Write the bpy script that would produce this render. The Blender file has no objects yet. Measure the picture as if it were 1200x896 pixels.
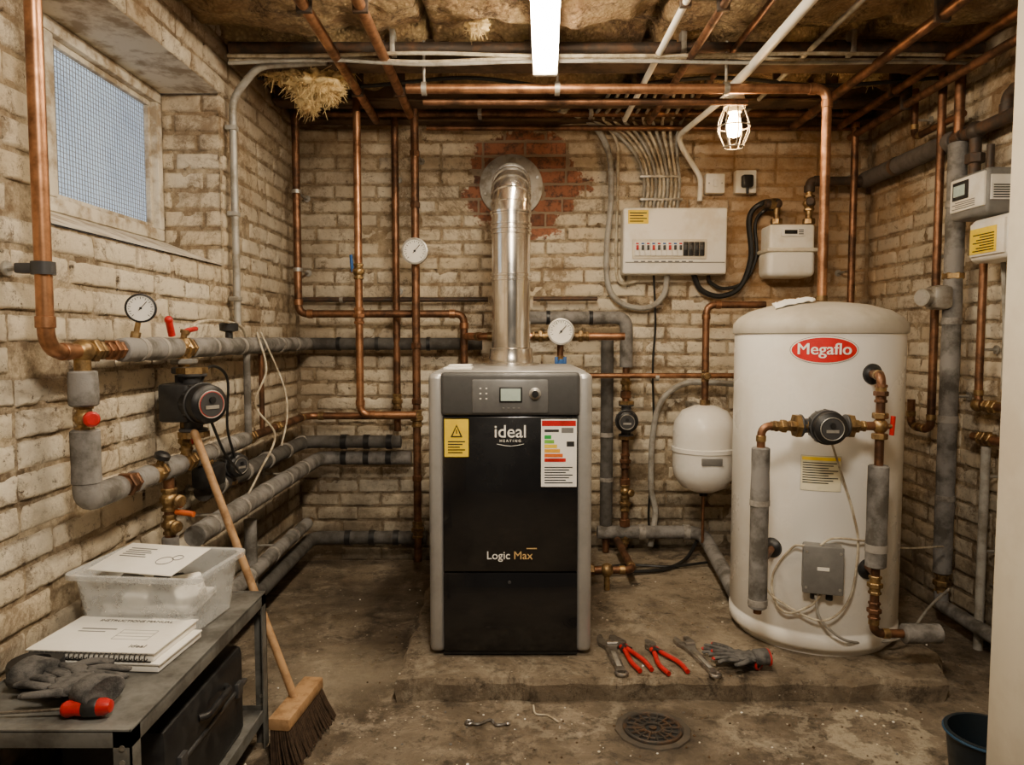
import bpy,bmesh,math,random
from mathutils import Vector,Matrix,noise
random.seed(7)
V=Vector
F=850.0;TH=math.atan(53/850.0);CT=math.cos(TH);ST=math.sin(TH);CAMZ=1.25
XL=-1.18;XR=1.94;YB=4.0;ZC=2.47
# ---- survey helpers: photo bearing intersected with a real plane of the room
def ray(px,py):
    u=px-600;v=448-py
    return V((u,v*ST+F*CT,v*CT-F*ST))
def at(px,py,Y):
    d=ray(px,py);return V((0,0,CAMZ))+d*(Y/d.y)
def atX(px,py,X):
    d=ray(px,py);return V((0,0,CAMZ))+d*(X/d.x)
def atZ(px,py,Z):
    d=ray(px,py);return V((0,0,CAMZ))+d*((Z-CAMZ)/d.z)

# ---------------- materials
def newmat(name):
    m=bpy.data.materials.new(name);m.use_nodes=True
    nt=m.node_tree;b=nt.nodes['Principled BSDF'];return m,nt,b
def N(nt,t,**k):
    n=nt.nodes.new(t)
    for a,v in k.items():setattr(n,a,v)
    return n
def pos(nt):
    return N(nt,'ShaderNodeNewGeometry').outputs['Position']
def noisen(nt,vec,scale,detail=4,rough=.6,dist=0):
    n=N(nt,'ShaderNodeTexNoise');n.inputs['Scale'].default_value=scale;n.inputs['Detail'].default_value=detail
    n.inputs['Roughness'].default_value=rough;n.inputs['Distortion'].default_value=dist
    if vec is not None:nt.links.new(vec,n.inputs['Vector'])
    return n.outputs['Fac']
def ramp(nt,fac,a,b,va=0.,vb=1.):
    n=N(nt,'ShaderNodeMapRange');n.inputs[1].default_value=a;n.inputs[2].default_value=b
    n.inputs[3].default_value=va;n.inputs[4].default_value=vb;nt.links.new(fac,n.inputs[0]);return n.outputs[0]
def mixc(nt,fac,a,b,blend='MIX'):
    n=N(nt,'ShaderNodeMix',data_type='RGBA',blend_type=blend)
    if isinstance(fac,(int,float)):n.inputs[0].default_value=fac
    else:nt.links.new(fac,n.inputs[0])
    for i,c in ((6,a),(7,b)):
        if isinstance(c,(tuple,list)):n.inputs[i].default_value=(*c[:3],1)
        else:nt.links.new(c,n.inputs[i])
    return n.outputs[2]
def math_(nt,op,a,b=None):
    n=N(nt,'ShaderNodeMath',operation=op)
    for i,c in ((0,a),(1,b)):
        if c is None:continue
        if isinstance(c,(int,float)):n.inputs[i].default_value=c
        else:nt.links.new(c,n.inputs[i])
    return n.outputs[0]
def distn(nt,p,q):
    d=N(nt,'ShaderNodeVectorMath',operation='DISTANCE');nt.links.new(p,d.inputs[0]);d.inputs[1].default_value=q;return d.outputs['Value']
def bump(nt,b,h,strength=.5,dist=.01):
    n=N(nt,'ShaderNodeBump');n.inputs['Strength'].default_value=strength;n.inputs['Distance'].default_value=dist
    nt.links.new(h,n.inputs['Height']);nt.links.new(n.outputs[0],b.inputs['Normal'])
_mc={}
def MT(name,col,rough=.5,metal=0.,col2=None,scale=18,lo=.45,hi=.65,bmp=0.,bscale=60,emit=None,coat=0,trans=0,alpha=1,ior=1.45):
    if name in _mc:return _mc[name]
    m,nt,b=newmat(name);p=pos(nt)
    b.inputs['Roughness'].default_value=rough;b.inputs['Metallic'].default_value=metal
    b.inputs['Coat Weight'].default_value=coat
    b.inputs['Transmission Weight'].default_value=trans;b.inputs['Alpha'].default_value=alpha;b.inputs['IOR'].default_value=ior
    c2=col2 if col2 else tuple(x*.82 for x in col)
    f=ramp(nt,noisen(nt,p,scale,5,.65),lo,hi)
    nt.links.new(mixc(nt,f,col,c2),b.inputs['Base Color'])
    nt.links.new(ramp(nt,f,0,1,rough,min(1,rough+.12)),b.inputs['Roughness'])
    if bmp:bump(nt,b,noisen(nt,p,bscale,4),bmp,.004)
    if emit:
        b.inputs['Emission Color'].default_value=(*emit[:3],1);b.inputs['Emission Strength'].default_value=emit[3]
    _mc[name]=m;return m

def brickmat(name,mortar):
    m,nt,b=newmat(name);p=pos(nt)
    sp=N(nt,'ShaderNodeSeparateXYZ');nt.links.new(p,sp.inputs[0])
    at_=N(nt,'ShaderNodeAttribute',attribute_name='tone');tone=at_.outputs['Fac']
    ae=N(nt,'ShaderNodeAttribute',attribute_name='joint');edge=ae.outputs['Fac']
    if mortar:col=mixc(nt,ramp(nt,noisen(nt,p,14,6,.75),.40,.60),(.62,.51,.35),(.15,.10,.055))
    else:
        col=mixc(nt,tone,(.92,.83,.66),(.78,.66,.47))
        e=math_(nt,'MULTIPLY',ramp(nt,edge,.25,1),ramp(nt,noisen(nt,p,6,7,.8),.43,.60,.05,.85))
        col=mixc(nt,e,col,(.16,.10,.05))
    col=mixc(nt,ramp(nt,noisen(nt,p,1.3,5,.6),.45,.68,0,.45),col,(.56,.42,.25))
    n1=noisen(nt,p,2.6,10,.85,.5)
    col=mixc(nt,ramp(nt,n1,.515,.60,0,.75),col,(.22,.14,.07))
    n2=noisen(nt,p,11,10,.9,.3)
    col=mixc(nt,ramp(nt,n2,.55,.61,0,.75),col,(.17,.105,.05))
    n3=noisen(nt,p,24,9,.88)
    chip=ramp(nt,math_(nt,'ADD',n3,math_(nt,'MULTIPLY',edge,.03)),.60,.62)
    col=mixc(nt,math_(nt,'MULTIPLY',chip,.95),col,(.085,.05,.028))
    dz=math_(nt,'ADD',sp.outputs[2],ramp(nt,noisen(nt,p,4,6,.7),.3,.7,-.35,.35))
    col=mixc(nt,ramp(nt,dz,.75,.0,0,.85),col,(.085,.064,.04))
    col=mixc(nt,ramp(nt,dz,2.05,2.65,0,.8),col,(.25,.135,.05))
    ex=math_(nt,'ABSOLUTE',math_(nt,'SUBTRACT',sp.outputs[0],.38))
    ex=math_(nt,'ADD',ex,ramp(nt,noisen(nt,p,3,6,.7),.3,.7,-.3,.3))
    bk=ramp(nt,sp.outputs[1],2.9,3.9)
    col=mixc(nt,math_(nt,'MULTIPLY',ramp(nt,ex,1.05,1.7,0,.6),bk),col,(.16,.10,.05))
    # bare brick where the flue hole was cut through
    dd=math_(nt,'ADD',distn(nt,p,(.05,YB,2.08)),ramp(nt,noisen(nt,p,5,5,.7),.3,.7,-.10,.10))
    dd=math_(nt,'ADD',dd,math_(nt,'MULTIPLY',tone,.06))
    rb=mixc(nt,tone,(.46,.17,.085),(.24,.085,.045));rb=mixc(nt,ramp(nt,noisen(nt,p,16,7,.8),.48,.60),rb,(.10,.05,.035))
    if mortar:rb=(.34,.26,.18)
    col=mixc(nt,ramp(nt,dd,.335,.315,0,.97),col,rb)
    dd=math_(nt,'ADD',distn(nt,p,(1.45,YB,1.85)),ramp(nt,noisen(nt,p,3,7,.75),.3,.7,-.35,.35))
    col=mixc(nt,ramp(nt,dd,.75,.2,0,.7),col,(.42,.215,.065))
    nt.links.new(col,b.inputs['Base Color']);b.inputs['Roughness'].default_value=.55
    h=math_(nt,'MULTIPLY',noisen(nt,p,40,9,.8),.9)
    h=math_(nt,'ADD',h,math_(nt,'MULTIPLY',chip,-.35))
    h=math_(nt,'ADD',h,math_(nt,'MULTIPLY',noisen(nt,p,13,4,.6),.9))
    bump(nt,b,h,1.0,.014)
    return m

def floormat(name,base,dark,light,bs=1.,ring=False):
    m,nt,b=newmat(name);p=pos(nt)
    c=mixc(nt,ramp(nt,noisen(nt,p,1.7,8,.75,.8),.38,.60),base,dark)
    c=mixc(nt,ramp(nt,noisen(nt,p,5,9,.85,.5),.5,.62,0,.8),c,light)
    c=mixc(nt,ramp(nt,noisen(nt,p,12,8,.85),.50,.62,0,.9),c,tuple(x*.45 for x in dark))
    c=mixc(nt,ramp(nt,noisen(nt,p,3.3,8,.8,1.2),.56,.64,0,.8),c,(.038,.027,.018))
    vo=N(nt,'ShaderNodeTexVoronoi');vo.inputs['Scale'].default_value=38;nt.links.new(p,vo.inputs['Vector'])
    sc=N(nt,'ShaderNodeSeparateColor');nt.links.new(vo.outputs['Color'],sc.inputs[0])
    spk=math_(nt,'MULTIPLY',ramp(nt,vo.outputs['Distance'],.16,.1),math_(nt,'GREATER_THAN',sc.outputs[0],.80))
    c=mixc(nt,spk,c,(.58,.52,.41))
    if ring:
        for (px,py,r,wd,colr,am) in ((1030,860,.13,.035,(.52,.45,.33),.75),(765,855,.0,.24,(.03,.021,.013),.8),(400,790,.0,.30,(.50,.42,.30),.45),(430,700,.0,.35,(.05,.037,.024),.6),(660,830,.17,.03,(.46,.40,.30),.4),(900,850,.12,.025,(.46,.40,.30),.45)):
            e=math_(nt,'ADD',distn(nt,p,atZ(px,py,0)),ramp(nt,noisen(nt,p,9,7,.75),.3,.7,-.08,.08))
            e=math_(nt,'ABSOLUTE',math_(nt,'SUBTRACT',e,r));c=mixc(nt,ramp(nt,e,wd,wd*.3,0,am),c,colr)
    nt.links.new(c,b.inputs['Base Color'])
    nt.links.new(ramp(nt,noisen(nt,p,2.6,5,.6),.35,.65,.25,.75),b.inputs['Roughness'])
    h=math_(nt,'ADD',noisen(nt,p,30,9,.82),math_(nt,'MULTIPLY',noisen(nt,p,5,5),1.8))
    bump(nt,b,h,.9*bs,.013)
    return m

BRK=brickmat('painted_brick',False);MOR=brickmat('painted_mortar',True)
FLOOR=floormat('stained_concrete',(.27,.215,.15),(.105,.078,.05),(.42,.35,.26),1.,True)
PLIN=floormat('plinth_concrete',(.42,.34,.24),(.21,.16,.105),(.54,.46,.34),1.5)
def ceilmat():
    m,nt,b=newmat('stained_ceiling_board');p=pos(nt)
    c=mixc(nt,ramp(nt,noisen(nt,p,2.5,6,.7,.8),.4,.6),(.66,.48,.24),(.38,.23,.10))
    c=mixc(nt,ramp(nt,noisen(nt,p,5,10,.88,.5),.51,.59,0,.92),c,(.075,.04,.018))
    w=N(nt,'ShaderNodeTexVoronoi');w.inputs['Scale'].default_value=60;nt.links.new(p,w.inputs['Vector'])
    c=mixc(nt,ramp(nt,w.outputs['Distance'],.2,.6,.0,.4),c,(.15,.09,.05))
    nt.links.new(c,b.inputs['Base Color']);b.inputs['Roughness'].default_value=.9
    bump(nt,b,math_(nt,'ADD',noisen(nt,p,9,9,.8),math_(nt,'MULTIPLY',w.outputs['Distance'],.3)),1,.035)
    return m
CEIL=ceilmat()
COP=MT('copper',(.54,.27,.135),.36,.86,(.20,.095,.048),8,.40,.60)
COPD=MT('tarnished_copper',(.29,.14,.073),.43,.8,(.09,.048,.028),10,.38,.6)
BRASS=MT('brass',(.42,.28,.12),.40,.85,(.16,.10,.048),24,.38,.6)
IRON=MT('dark_iron',(.055,.042,.033),.55,.4,(.13,.07,.04),14,bmp=.3)
FOAM=MT('grey_foam_lagging',(.23,.22,.21),.72,0,(.09,.082,.07),11,.42,.62,bmp=.5)
FOAMD=MT('dark_foam_lagging',(.095,.09,.084),.75,0,(.045,.04,.034),11,.4,.62,bmp=.5)
TAPE=MT('lagging_tape',(.32,.30,.27),.5,0,(.14,.12,.10),20)
CHROME=MT('flue_steel',(.86,.83,.78),.16,.97,(.62,.56,.48),6)
GALV=MT('galvanised_steel',(.46,.445,.41),.45,.7,(.26,.23,.18),16)
SILV=MT('silver_paint',(.43,.42,.405),.33,.5,(.35,.34,.32),5)
BLKG=MT('black_gloss_panel',(.007,.007,.008),.18,0,(.010,.010,.011),3,coat=.5)
BLK=MT('black_plastic',(.010,.010,.011),.4,0,(.022,.022,.022),20)
DGR=MT('dark_grey_plastic',(.045,.045,.047),.4,0)
MGR=MT('mid_grey_plastic',(.18,.175,.165),.45,0)
WHT=MT('white_enamel',(.88,.86,.81),.26,0,(.80,.76,.68),3,coat=.2)
WPL=MT('white_plastic',(.86,.83,.75),.4,0,(.74,.68,.56),6)
CREAM=MT('cream_plastic',(.72,.66,.53),.5,0,(.58,.50,.37),8)
CAPG=MT('tank_cap_grey',(.47,.43,.36),.5,0,(.39,.35,.28),6)
RED=MT('red_plastic',(.50,.012,.010),.35,0,(.34,.01,.008),20)
REDL=MT('red_logo',(.58,.008,.008),.4)
ORG=MT('orange_plastic',(.60,.12,.025),.4)
BLU=MT('blue_plastic',(.02,.10,.32),.4)
YEL=MT('yellow_label',(.90,.64,.01),.5,0,(.82,.56,.01))
GRN=MT('green_print',(.02,.38,.06),.5)
PAPER=MT('paper',(.88,.86,.80),.7,0,(.79,.76,.68),5)
INK=MT('ink',(.015,.015,.015),.6)
INKG=MT('grey_print',(.18,.18,.18),.6)
GOLD=MT('gold_print',(.65,.42,.16),.5)
LCD=MT('lcd',(.36,.42,.34),.2,0,emit=(.5,.6,.5,.22))
CAB=MT('grey_cable',(.36,.345,.31),.5,0,(.2,.18,.145),14)
CABW=MT('cream_cable',(.58,.52,.40),.5,0,(.30,.24,.16),18,.4,.6)
CABB=MT('black_cable',(.013,.013,.013),.4)
COND=MT('grey_conduit',(.38,.365,.33),.45,.3,(.22,.195,.15),14)
WOOD=MT('broom_wood',(.42,.25,.12),.55,0,(.24,.13,.055),22)
BRIS=MT('bristle',(.06,.035,.02),.8,0,(.03,.018,.01),60)
GLV=MT('glove_fabric',(.11,.105,.10),.9,0,(.03,.03,.03),22,bmp=.6,bscale=160)
STEELT=MT('tool_steel',(.40,.38,.36),.32,.95,(.18,.16,.14),26)
TBL=MT('grey_painted_steel',(.22,.22,.205),.40,.35,(.09,.085,.075),9,.4,.65,bmp=.15)
WFR=MT('window_frame_paint',(.66,.61,.51),.6,0,(.32,.25,.17),10,.45,.62,bmp=.5)
JAMB=MT('jamb_paint',(.70,.64,.52),.5,0,(.60,.53,.42),3)
TUB=MT('clear_polypropylene',(.80,.82,.82),.2,0,alpha=.32)
TIMB=MT('old_timber',(.12,.07,.035),.8,0,(.045,.027,.013),8,bmp=.6)
INSU=MT('mineral_wool',(.74,.56,.27),.95,0,(.36,.23,.10),16,bmp=1,bscale=50)
TUBE=MT('lit_tube',(1,1,1),.5,emit=(1,.82,.58,104))
BULB=MT('lit_bulb',(1,1,1),.5,emit=(1,.60,.25,110))
CASTI=MT('cast_iron_grate',(.05,.045,.04),.55,.6,(.12,.07,.04),20)

# ---------------- mesh builder
def basis(axis):
    a=V(axis).normalized();t=V((0,0,1)) if abs(a.z)<.9 else V((1,0,0))
    x=t.cross(a).normalized();y=a.cross(x);return x,y,a
def frame(o,x,y):
    x=V(x).normalized();y=V(y).normalized();z=x.cross(y)
    return Matrix(((x.x,y.x,z.x,o[0]),(x.y,y.y,z.y,o[1]),(x.z,y.z,z.z,o[2]),(0,0,0,1)))
def spline(pts,n=8):
    pts=[V(p) for p in pts];P=[pts[0]*2-pts[1]]+pts+[pts[-1]*2-pts[-2]];out=[]
    for i in range(1,len(P)-2):
        a,b,c,d=P[i-1:i+3]
        for k in range(n):
            t=k/n;out.append(.5*((2*b)+(c-a)*t+(2*a-5*b+4*c-d)*t*t+(3*b-a-3*c+d)*t**3))
    out.append(pts[-1]);return out
def snap(pts,tol=.05):
    out=[V(pts[0])]
    for p in pts[1:]:
        p=V(p)
        for i in range(3):
            if abs(p[i]-out[-1][i])<tol:p[i]=out[-1][i]
        out.append(p)
    return out
def rounded(pts,bend):
    pts=[V(p) for p in pts]
    if bend<=0 or len(pts)<3:return pts,[]
    out=[pts[0]];cor=[]
    for i in range(1,len(pts)-1):
        a=(pts[i-1]-pts[i]);b=(pts[i+1]-pts[i]);la,lb=a.length,b.length
        if la<1e-5 or lb<1e-5:continue
        a/=la;b/=lb
        ang=math.pi-a.angle(b)
        if ang<.05:out.append(pts[i]);continue
        t=min(bend*math.tan(ang/2),la*.48,lb*.48)
        s=pts[i]+a*t;e=pts[i]+b*t;cor.append((s,a,e,b))
        for k in range(7):
            q=k/6;out.append(s*(1-q)**2+pts[i]*2*q*(1-q)+e*q*q)
    out.append(pts[-1]);return out,cor
class Ob:
    def __init__(s,name):
        s.name=name;s.bm=bmesh.new();s.mats=[];s.M=Matrix.Identity(4)
    def add(s,vs,fs,mat):
        if mat not in s.mats:s.mats.append(mat)
        mi=s.mats.index(mat);bv=[s.bm.verts.new(s.M@V(v)) for v in vs]
        for f in fs:
            try:
                fc=s.bm.faces.new([bv[i] for i in f]);fc.material_index=mi;fc.smooth=True
            except ValueError:pass
        return s
    def box(s,lo,hi,mat,bev=0,R=None,seg=2):
        lo=V(lo);hi=V(hi);c=(lo+hi)/2;d=hi-lo
        t=bmesh.new();bmesh.ops.create_cube(t,size=1)
        for v in t.verts:v.co=V((v.co.x*d.x,v.co.y*d.y,v.co.z*d.z))
        if bev>0:bmesh.ops.bevel(t,geom=t.edges[:],offset=min(bev,abs(d.x)*.45,abs(d.y)*.45,abs(d.z)*.45),segments=seg,affect='EDGES',profile=.5)
        t.verts.ensure_lookup_table();t.verts.index_update()
        vs=[(R@v.co if R else v.co)+c for v in t.verts];fs=[[v.index for v in f.verts] for f in t.faces];t.free()
        return s.add(vs,fs,mat)
    def lathe(s,prof,o,axis,mat,seg=24):
        x,y,a=basis(axis);o=V(o);vs=[];fs=[];rings=[]
        for r,h in prof:
            if r<=1e-6:
                rings.append([len(vs)]);vs.append(o+a*h)
            else:
                rings.append(list(range(len(vs),len(vs)+seg)))
                for k in range(seg):
                    q=2*math.pi*k/seg;vs.append(o+a*h+(x*math.cos(q)+y*math.sin(q))*r)
        for A,B in zip(rings,rings[1:]):
            for k in range(seg):
                k2=(k+1)%seg
                if len(A)==1 and len(B)==1:break
                if len(A)==1:fs.append([A[0],B[k2],B[k]][::-1])
                elif len(B)==1:fs.append([A[k],A[k2],B[0]])
                else:fs.append([A[k],A[k2],B[k2],B[k]])
        if len(rings[0])>1:fs.append(rings[0][::-1])
        if len(rings[-1])>1:fs.append(rings[-1])
        return s.add(vs,fs,mat)
    def cyl(s,a,b,r,mat,r2=None,seg=20,bev=0):
        a=V(a);b=V(b);L=(b-a).length;r2=r if r2 is None else r2
        if bev:pr=[(r-bev,0),(r,bev),(r2,L-bev),(r2-bev,L)]
        else:pr=[(r,0),(r2,L)]
        return s.lathe(pr,a,b-a,mat,seg)
    def ring(s,o,axis,R,r,mat,seg=28,sg=8):
        x,y,a=basis(axis);vs=[];fs=[];o=V(o)
        for i in range(seg):
            q=2*math.pi*i/seg;d=x*math.cos(q)+y*math.sin(q)
            for j in range(sg):
                w=2*math.pi*j/sg;vs.append(o+d*(R+r*math.cos(w))+a*r*math.sin(w))
        for i in range(seg):
            for j in range(sg):
                fs.append([i*sg+j,((i+1)%seg)*sg+j,((i+1)%seg)*sg+(j+1)%sg,i*sg+(j+1)%sg])
        return s.add(vs,fs,mat)
    def tube(s,pts,r,mat,bend=0,seg=12,sleeve=None,sr=1.18,taper=None):
        P,cor=rounded(pts,bend)
        Q=[P[0]]
        for p in P[1:]:
            if (p-Q[-1]).length>1e-5:Q.append(p)
        P=Q;n=len(P);vs=[];fs=[]
        T=[(P[min(i+1,n-1)]-P[max(i-1,0)]).normalized() for i in range(n)]
        x,y,a=basis(T[0])
        for i in range(n):
            x=(x-T[i]*x.dot(T[i])).normalized();y=T[i].cross(x)
            rr=r*(1 if taper is None else 1+(taper-1)*i/(n-1))
            for k in range(seg):
                q=2*math.pi*k/seg;vs.append(P[i]+(x*math.cos(q)+y*math.sin(q))*rr)
        for i in range(n-1):
            for k in range(seg):
                k2=(k+1)%seg;fs.append([i*seg+k,i*seg+k2,(i+1)*seg+k2,(i+1)*seg+k])
        fs.append(list(range(seg))[::-1]);fs.append([(n-1)*seg+k for k in range(seg)])
        s.add(vs,fs,mat)
        if sleeve:
            for st,a,e,b in cor:
                s.cyl(st-a*r*.2,st+a*r*1.3,r*sr,sleeve,bev=r*.08);s.cyl(e-b*r*.2,e+b*r*1.3,r*sr,sleeve,bev=r*.08)
        return s
    def ball(s,c,r,mat,sc=(1,1,1),seg=20,rings=12,R=None,nz=0):
        c=V(c);vs=[];fs=[]
        vs.append(V((0,0,1)))
        for i in range(1,rings):
            t=math.pi*i/rings
            for k in range(seg):
                q=2*math.pi*k/seg;vs.append(V((math.sin(t)*math.cos(q),math.sin(t)*math.sin(q),math.cos(t))))
        vs.append(V((0,0,-1)))
        for k in range(seg):
            fs.append([0,1+k,1+(k+1)%seg]);L=1+(rings-2)*seg;fs.append([len(vs)-1,L+(k+1)%seg,L+k])
        for i in range(rings-2):
            for k in range(seg):
                a=1+i*seg+k;b=1+i*seg+(k+1)%seg;fs.append([a,a+seg,b+seg,b])
        out=[]
        for v in vs:
            w=v*(1+((noise.noise(v*2.5+c*9)+.45*noise.noise(v*7+c*5))*nz if nz else 0));w=V((w.x*sc[0]*r,w.y*sc[1]*r,w.z*sc[2]*r))
            out.append(c+(R@w if R else w))
        return s.add(out,fs,mat)
    def poly(s,pts,ext,mat):
        n=len(pts);e=V(ext);vs=[V(p) for p in pts]+[V(p)+e for p in pts]
        fs=[list(range(n))[::-1],[n+i for i in range(n)]]+[[i,(i+1)%n,n+(i+1)%n,n+i] for i in range(n)]
        return s.add(vs,fs,mat)
    def text(s,txt,size,o,x,y,mat,ext=.0006,fn=None,sx=1,off=0):
        cu=bpy.data.curves.new('t','FONT');cu.body=txt;cu.size=size;cu.align_x='CENTER';cu.align_y='CENTER';cu.extrude=ext;cu.offset=off;cu.resolution_u=6
        ob=bpy.data.objects.new('t',cu);bpy.context.scene.collection.objects.link(ob)
        dg=bpy.context.evaluated_depsgraph_get();me=bpy.data.meshes.new_from_object(ob.evaluated_get(dg))
        Mx=frame(o,x,y)
        vs=[]
        for v in me.vertices:
            c=V((v.co.x*sx,v.co.y,v.co.z));vs.append(fn(c) if fn else Mx@c)
        s.add(vs,[list(p.vertices) for p in me.polygons],mat)
        bpy.data.objects.remove(ob);bpy.data.meshes.remove(me);return s
    def done(s,ang=38,flat=False,rc=True):
        if rc:bmesh.ops.recalc_face_normals(s.bm,faces=s.bm.faces[:])
        me=bpy.data.meshes.new(s.name)
        for m in s.mats:me.materials.append(m)
        s.bm.to_mesh(me);s.bm.free()
        me.set_sharp_from_angle(angle=math.radians(ang))
        co=[v.co for v in me.vertices]
        c=V([(min(v[i] for v in co)+max(v[i] for v in co))/2 for i in range(3)]);c.z=min(v.z for v in co)
        me.transform(Matrix.Translation(-c))
        o=bpy.data.objects.new(s.name,me);o.location=c;bpy.context.scene.collection.objects.link(o);return o

# ---------------- reusable components
def gauge(o,c,r,nrm,stem=None,bez=GALV):
    c=V(c);n=V(nrm).normalized()
    o.lathe([(r*.8,-r*.5),(r*.98,-r*.42),(r,0),(r,r*.12),(r*.88,r*.14),(r*.86,r*.05),(0,r*.05)],c,n,bez,28)
    o.lathe([(r*.86,r*.06),(0,r*.061)],c,n,PAPER,28)
    x,y,a=basis(n);up=V((0,0,1));rt=up.cross(n).normalized()
    for k in range(21):
        q=math.radians(225-13.5*k);d=rt*math.cos(q)+up*math.sin(q)
        o.cyl(c+n*r*.075+d*r*(.62 if k%2==0 else .70),c+n*r*.075+d*r*.78,r*.022,INK,seg=6)
    d=(rt*.6+up*.7).normalized();o.cyl(c+n*r*.1-d*r*.2,c+n*r*.1+d*r*.6,r*.03,INK,seg=6)
    o.cyl(c+n*r*.07,c+n*r*.14,r*.09,INK,seg=10)
    if stem is not None:
        o.cyl(c-n*r*.2,stem,r*.18,BRASS);m=V(stem);dd=(c-n*r*.2-m).normalized();o.cyl(m,m+dd*r*.5,r*.32,BRASS,seg=6)
def nut(o,c,ax,r,L,mat=BRASS):
    c=V(c);a=V(ax).normalized();o.cyl(c-a*L/2,c+a*L/2,r,mat,seg=6,bev=r*.1)
def union(o,c,ax,r,mat=BRASS):
    c=V(c);a=V(ax).normalized()
    o.cyl(c-a*r*2,c+a*r*2,r*1.12,mat,seg=16);nut(o,c,a,r*1.6,r*1.1,mat);nut(o,c+a*r*1.7,a,r*1.35,r*.7,mat);nut(o,c-a*r*1.7,a,r*1.35,r*.7,mat)
def valve(o,c,ax,r,hdir,hm=RED,lever=True):
    c=V(c);a=V(ax).normalized();h=V(hdir).normalized()
    union(o,c,a,r);o.ball(c,r*1.5,BRASS)
    o.cyl(c,c+h*r*2.4,r*.5,BRASS)
    if lever:
        p=c+h*r*2.4
        o.tube([p-a*r*.4,p+a*r*1.2+h*r*.3,p+a*r*4+h*r*.6],r*.42,hm,bend=r)
        o.cyl(p-h*r*.2,p+h*r*.4,r*.7,BRASS,seg=6)
    else:
        o.lathe([(r*.7,0),(r*1.15,r*.25),(r*1.2,r*.9),(r*.85,r*1.2),(0,r*1.25)],c+h*r*2.2,h,hm,12)
def pump(o,c,pax,face,r,accent=RED):
    c=V(c);p=V(pax).normalized();f=V(face).normalized()
    o.ball(c,r*.95,DGR,seg=20)
    for sgn in(-1,1):
        o.cyl(c,c+p*sgn*r*1.6,r*.45,DGR);o.cyl(c+p*sgn*r*1.45,c+p*sgn*r*1.75,r*.75,BRASS,seg=6);o.cyl(c+p*sgn*r*1.3,c+p*sgn*r*1.45,r*.7,DGR,bev=r*.04)
    o.lathe([(r*.9,0),(r*1.02,r*.3),(r*1.02,r*.9),(r*.95,r*1.0),(r*.95,r*1.5),(r*.8,r*1.65),(r*.4,r*1.7),(0,r*1.7)],c,f,BLK,32)
    o.ring(c+f*r*.95,f,r*1.0,r*.05,accent,32)
    o.lathe([(r*.62,r*1.66),(r*.6,r*1.74),(0,r*1.74)],c,f,DGR,24)
    o.ring(c+f*r*1.7,f,r*.66,r*.03,GALV,28)
    u=V((0,0,1));rt=u.cross(f)
    if rt.length>.1:
        rt.normalize();u2=f.cross(rt)
        o.M=frame(c+f*r*1.75,rt,u2);o.box((-r*.35,-r*.22,-.001),(r*.35,-r*.05,.002),GALV);o.cyl((0,r*.22,0),(0,r*.22,r*.1),r*.16,BLK)
        for k in range(12):
            q=k*math.pi/6;d=V((math.cos(q),math.sin(q),0));o.box(d*r*.99-V((.003,.003,r*1.6)),d*r*.99+V((.003,.003,-r*.9)),DGR)
        o.M=Matrix.Identity(4)
def clip(o,p,wall,r,mat=GALV):
    p=V(p);wall=V(wall);d=(wall-p);wall=p+d*(1-.002/d.length);o.cyl(p,wall,.006,mat,seg=8);o.cyl(wall-d.normalized()*.006,wall,.018,mat,seg=12)
def pipe(name,pts,r,mat,bend=None,sleeve=None,clips=(),tol=.05,seg=14):
    o=Ob(name);P=snap(pts,tol);o.tube(P,r,mat,bend=(r*2.6 if bend is None else bend),sleeve=sleeve,seg=seg)
    for c,w,ax in clips:
        clip(o,c,w,r);o.cyl(V(c)-V(ax)*.009,V(c)+V(ax)*.009,r*1.25,GALV)
    o.done();return P
def lag(o,a,b,r,mat=FOAM,every=.45,tape=TAPE):
    a=V(a);b=V(b);L=(b-a).length;d=(b-a)/L
    n=max(3,int(L/.04));pr=[]
    for i in range(n+1):
        h=L*i/n;pr.append((r*(1+.08*noise.noise((a+d*h)*16)),h))
    pr=[(r*.85,0),(pr[0][0],r*.12)]+pr[1:-1]+[(pr[-1][0],L-r*.12),(r*.85,L)]
    o.lathe(pr,a,d,mat,20)
    k=every*.6
    while k<L-.03:
        o.cyl(a+d*k,a+d*(k+.018+.012*random.random()),r*1.07,tape,seg=20);k+=every*random.uniform(.8,1.25)

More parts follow.
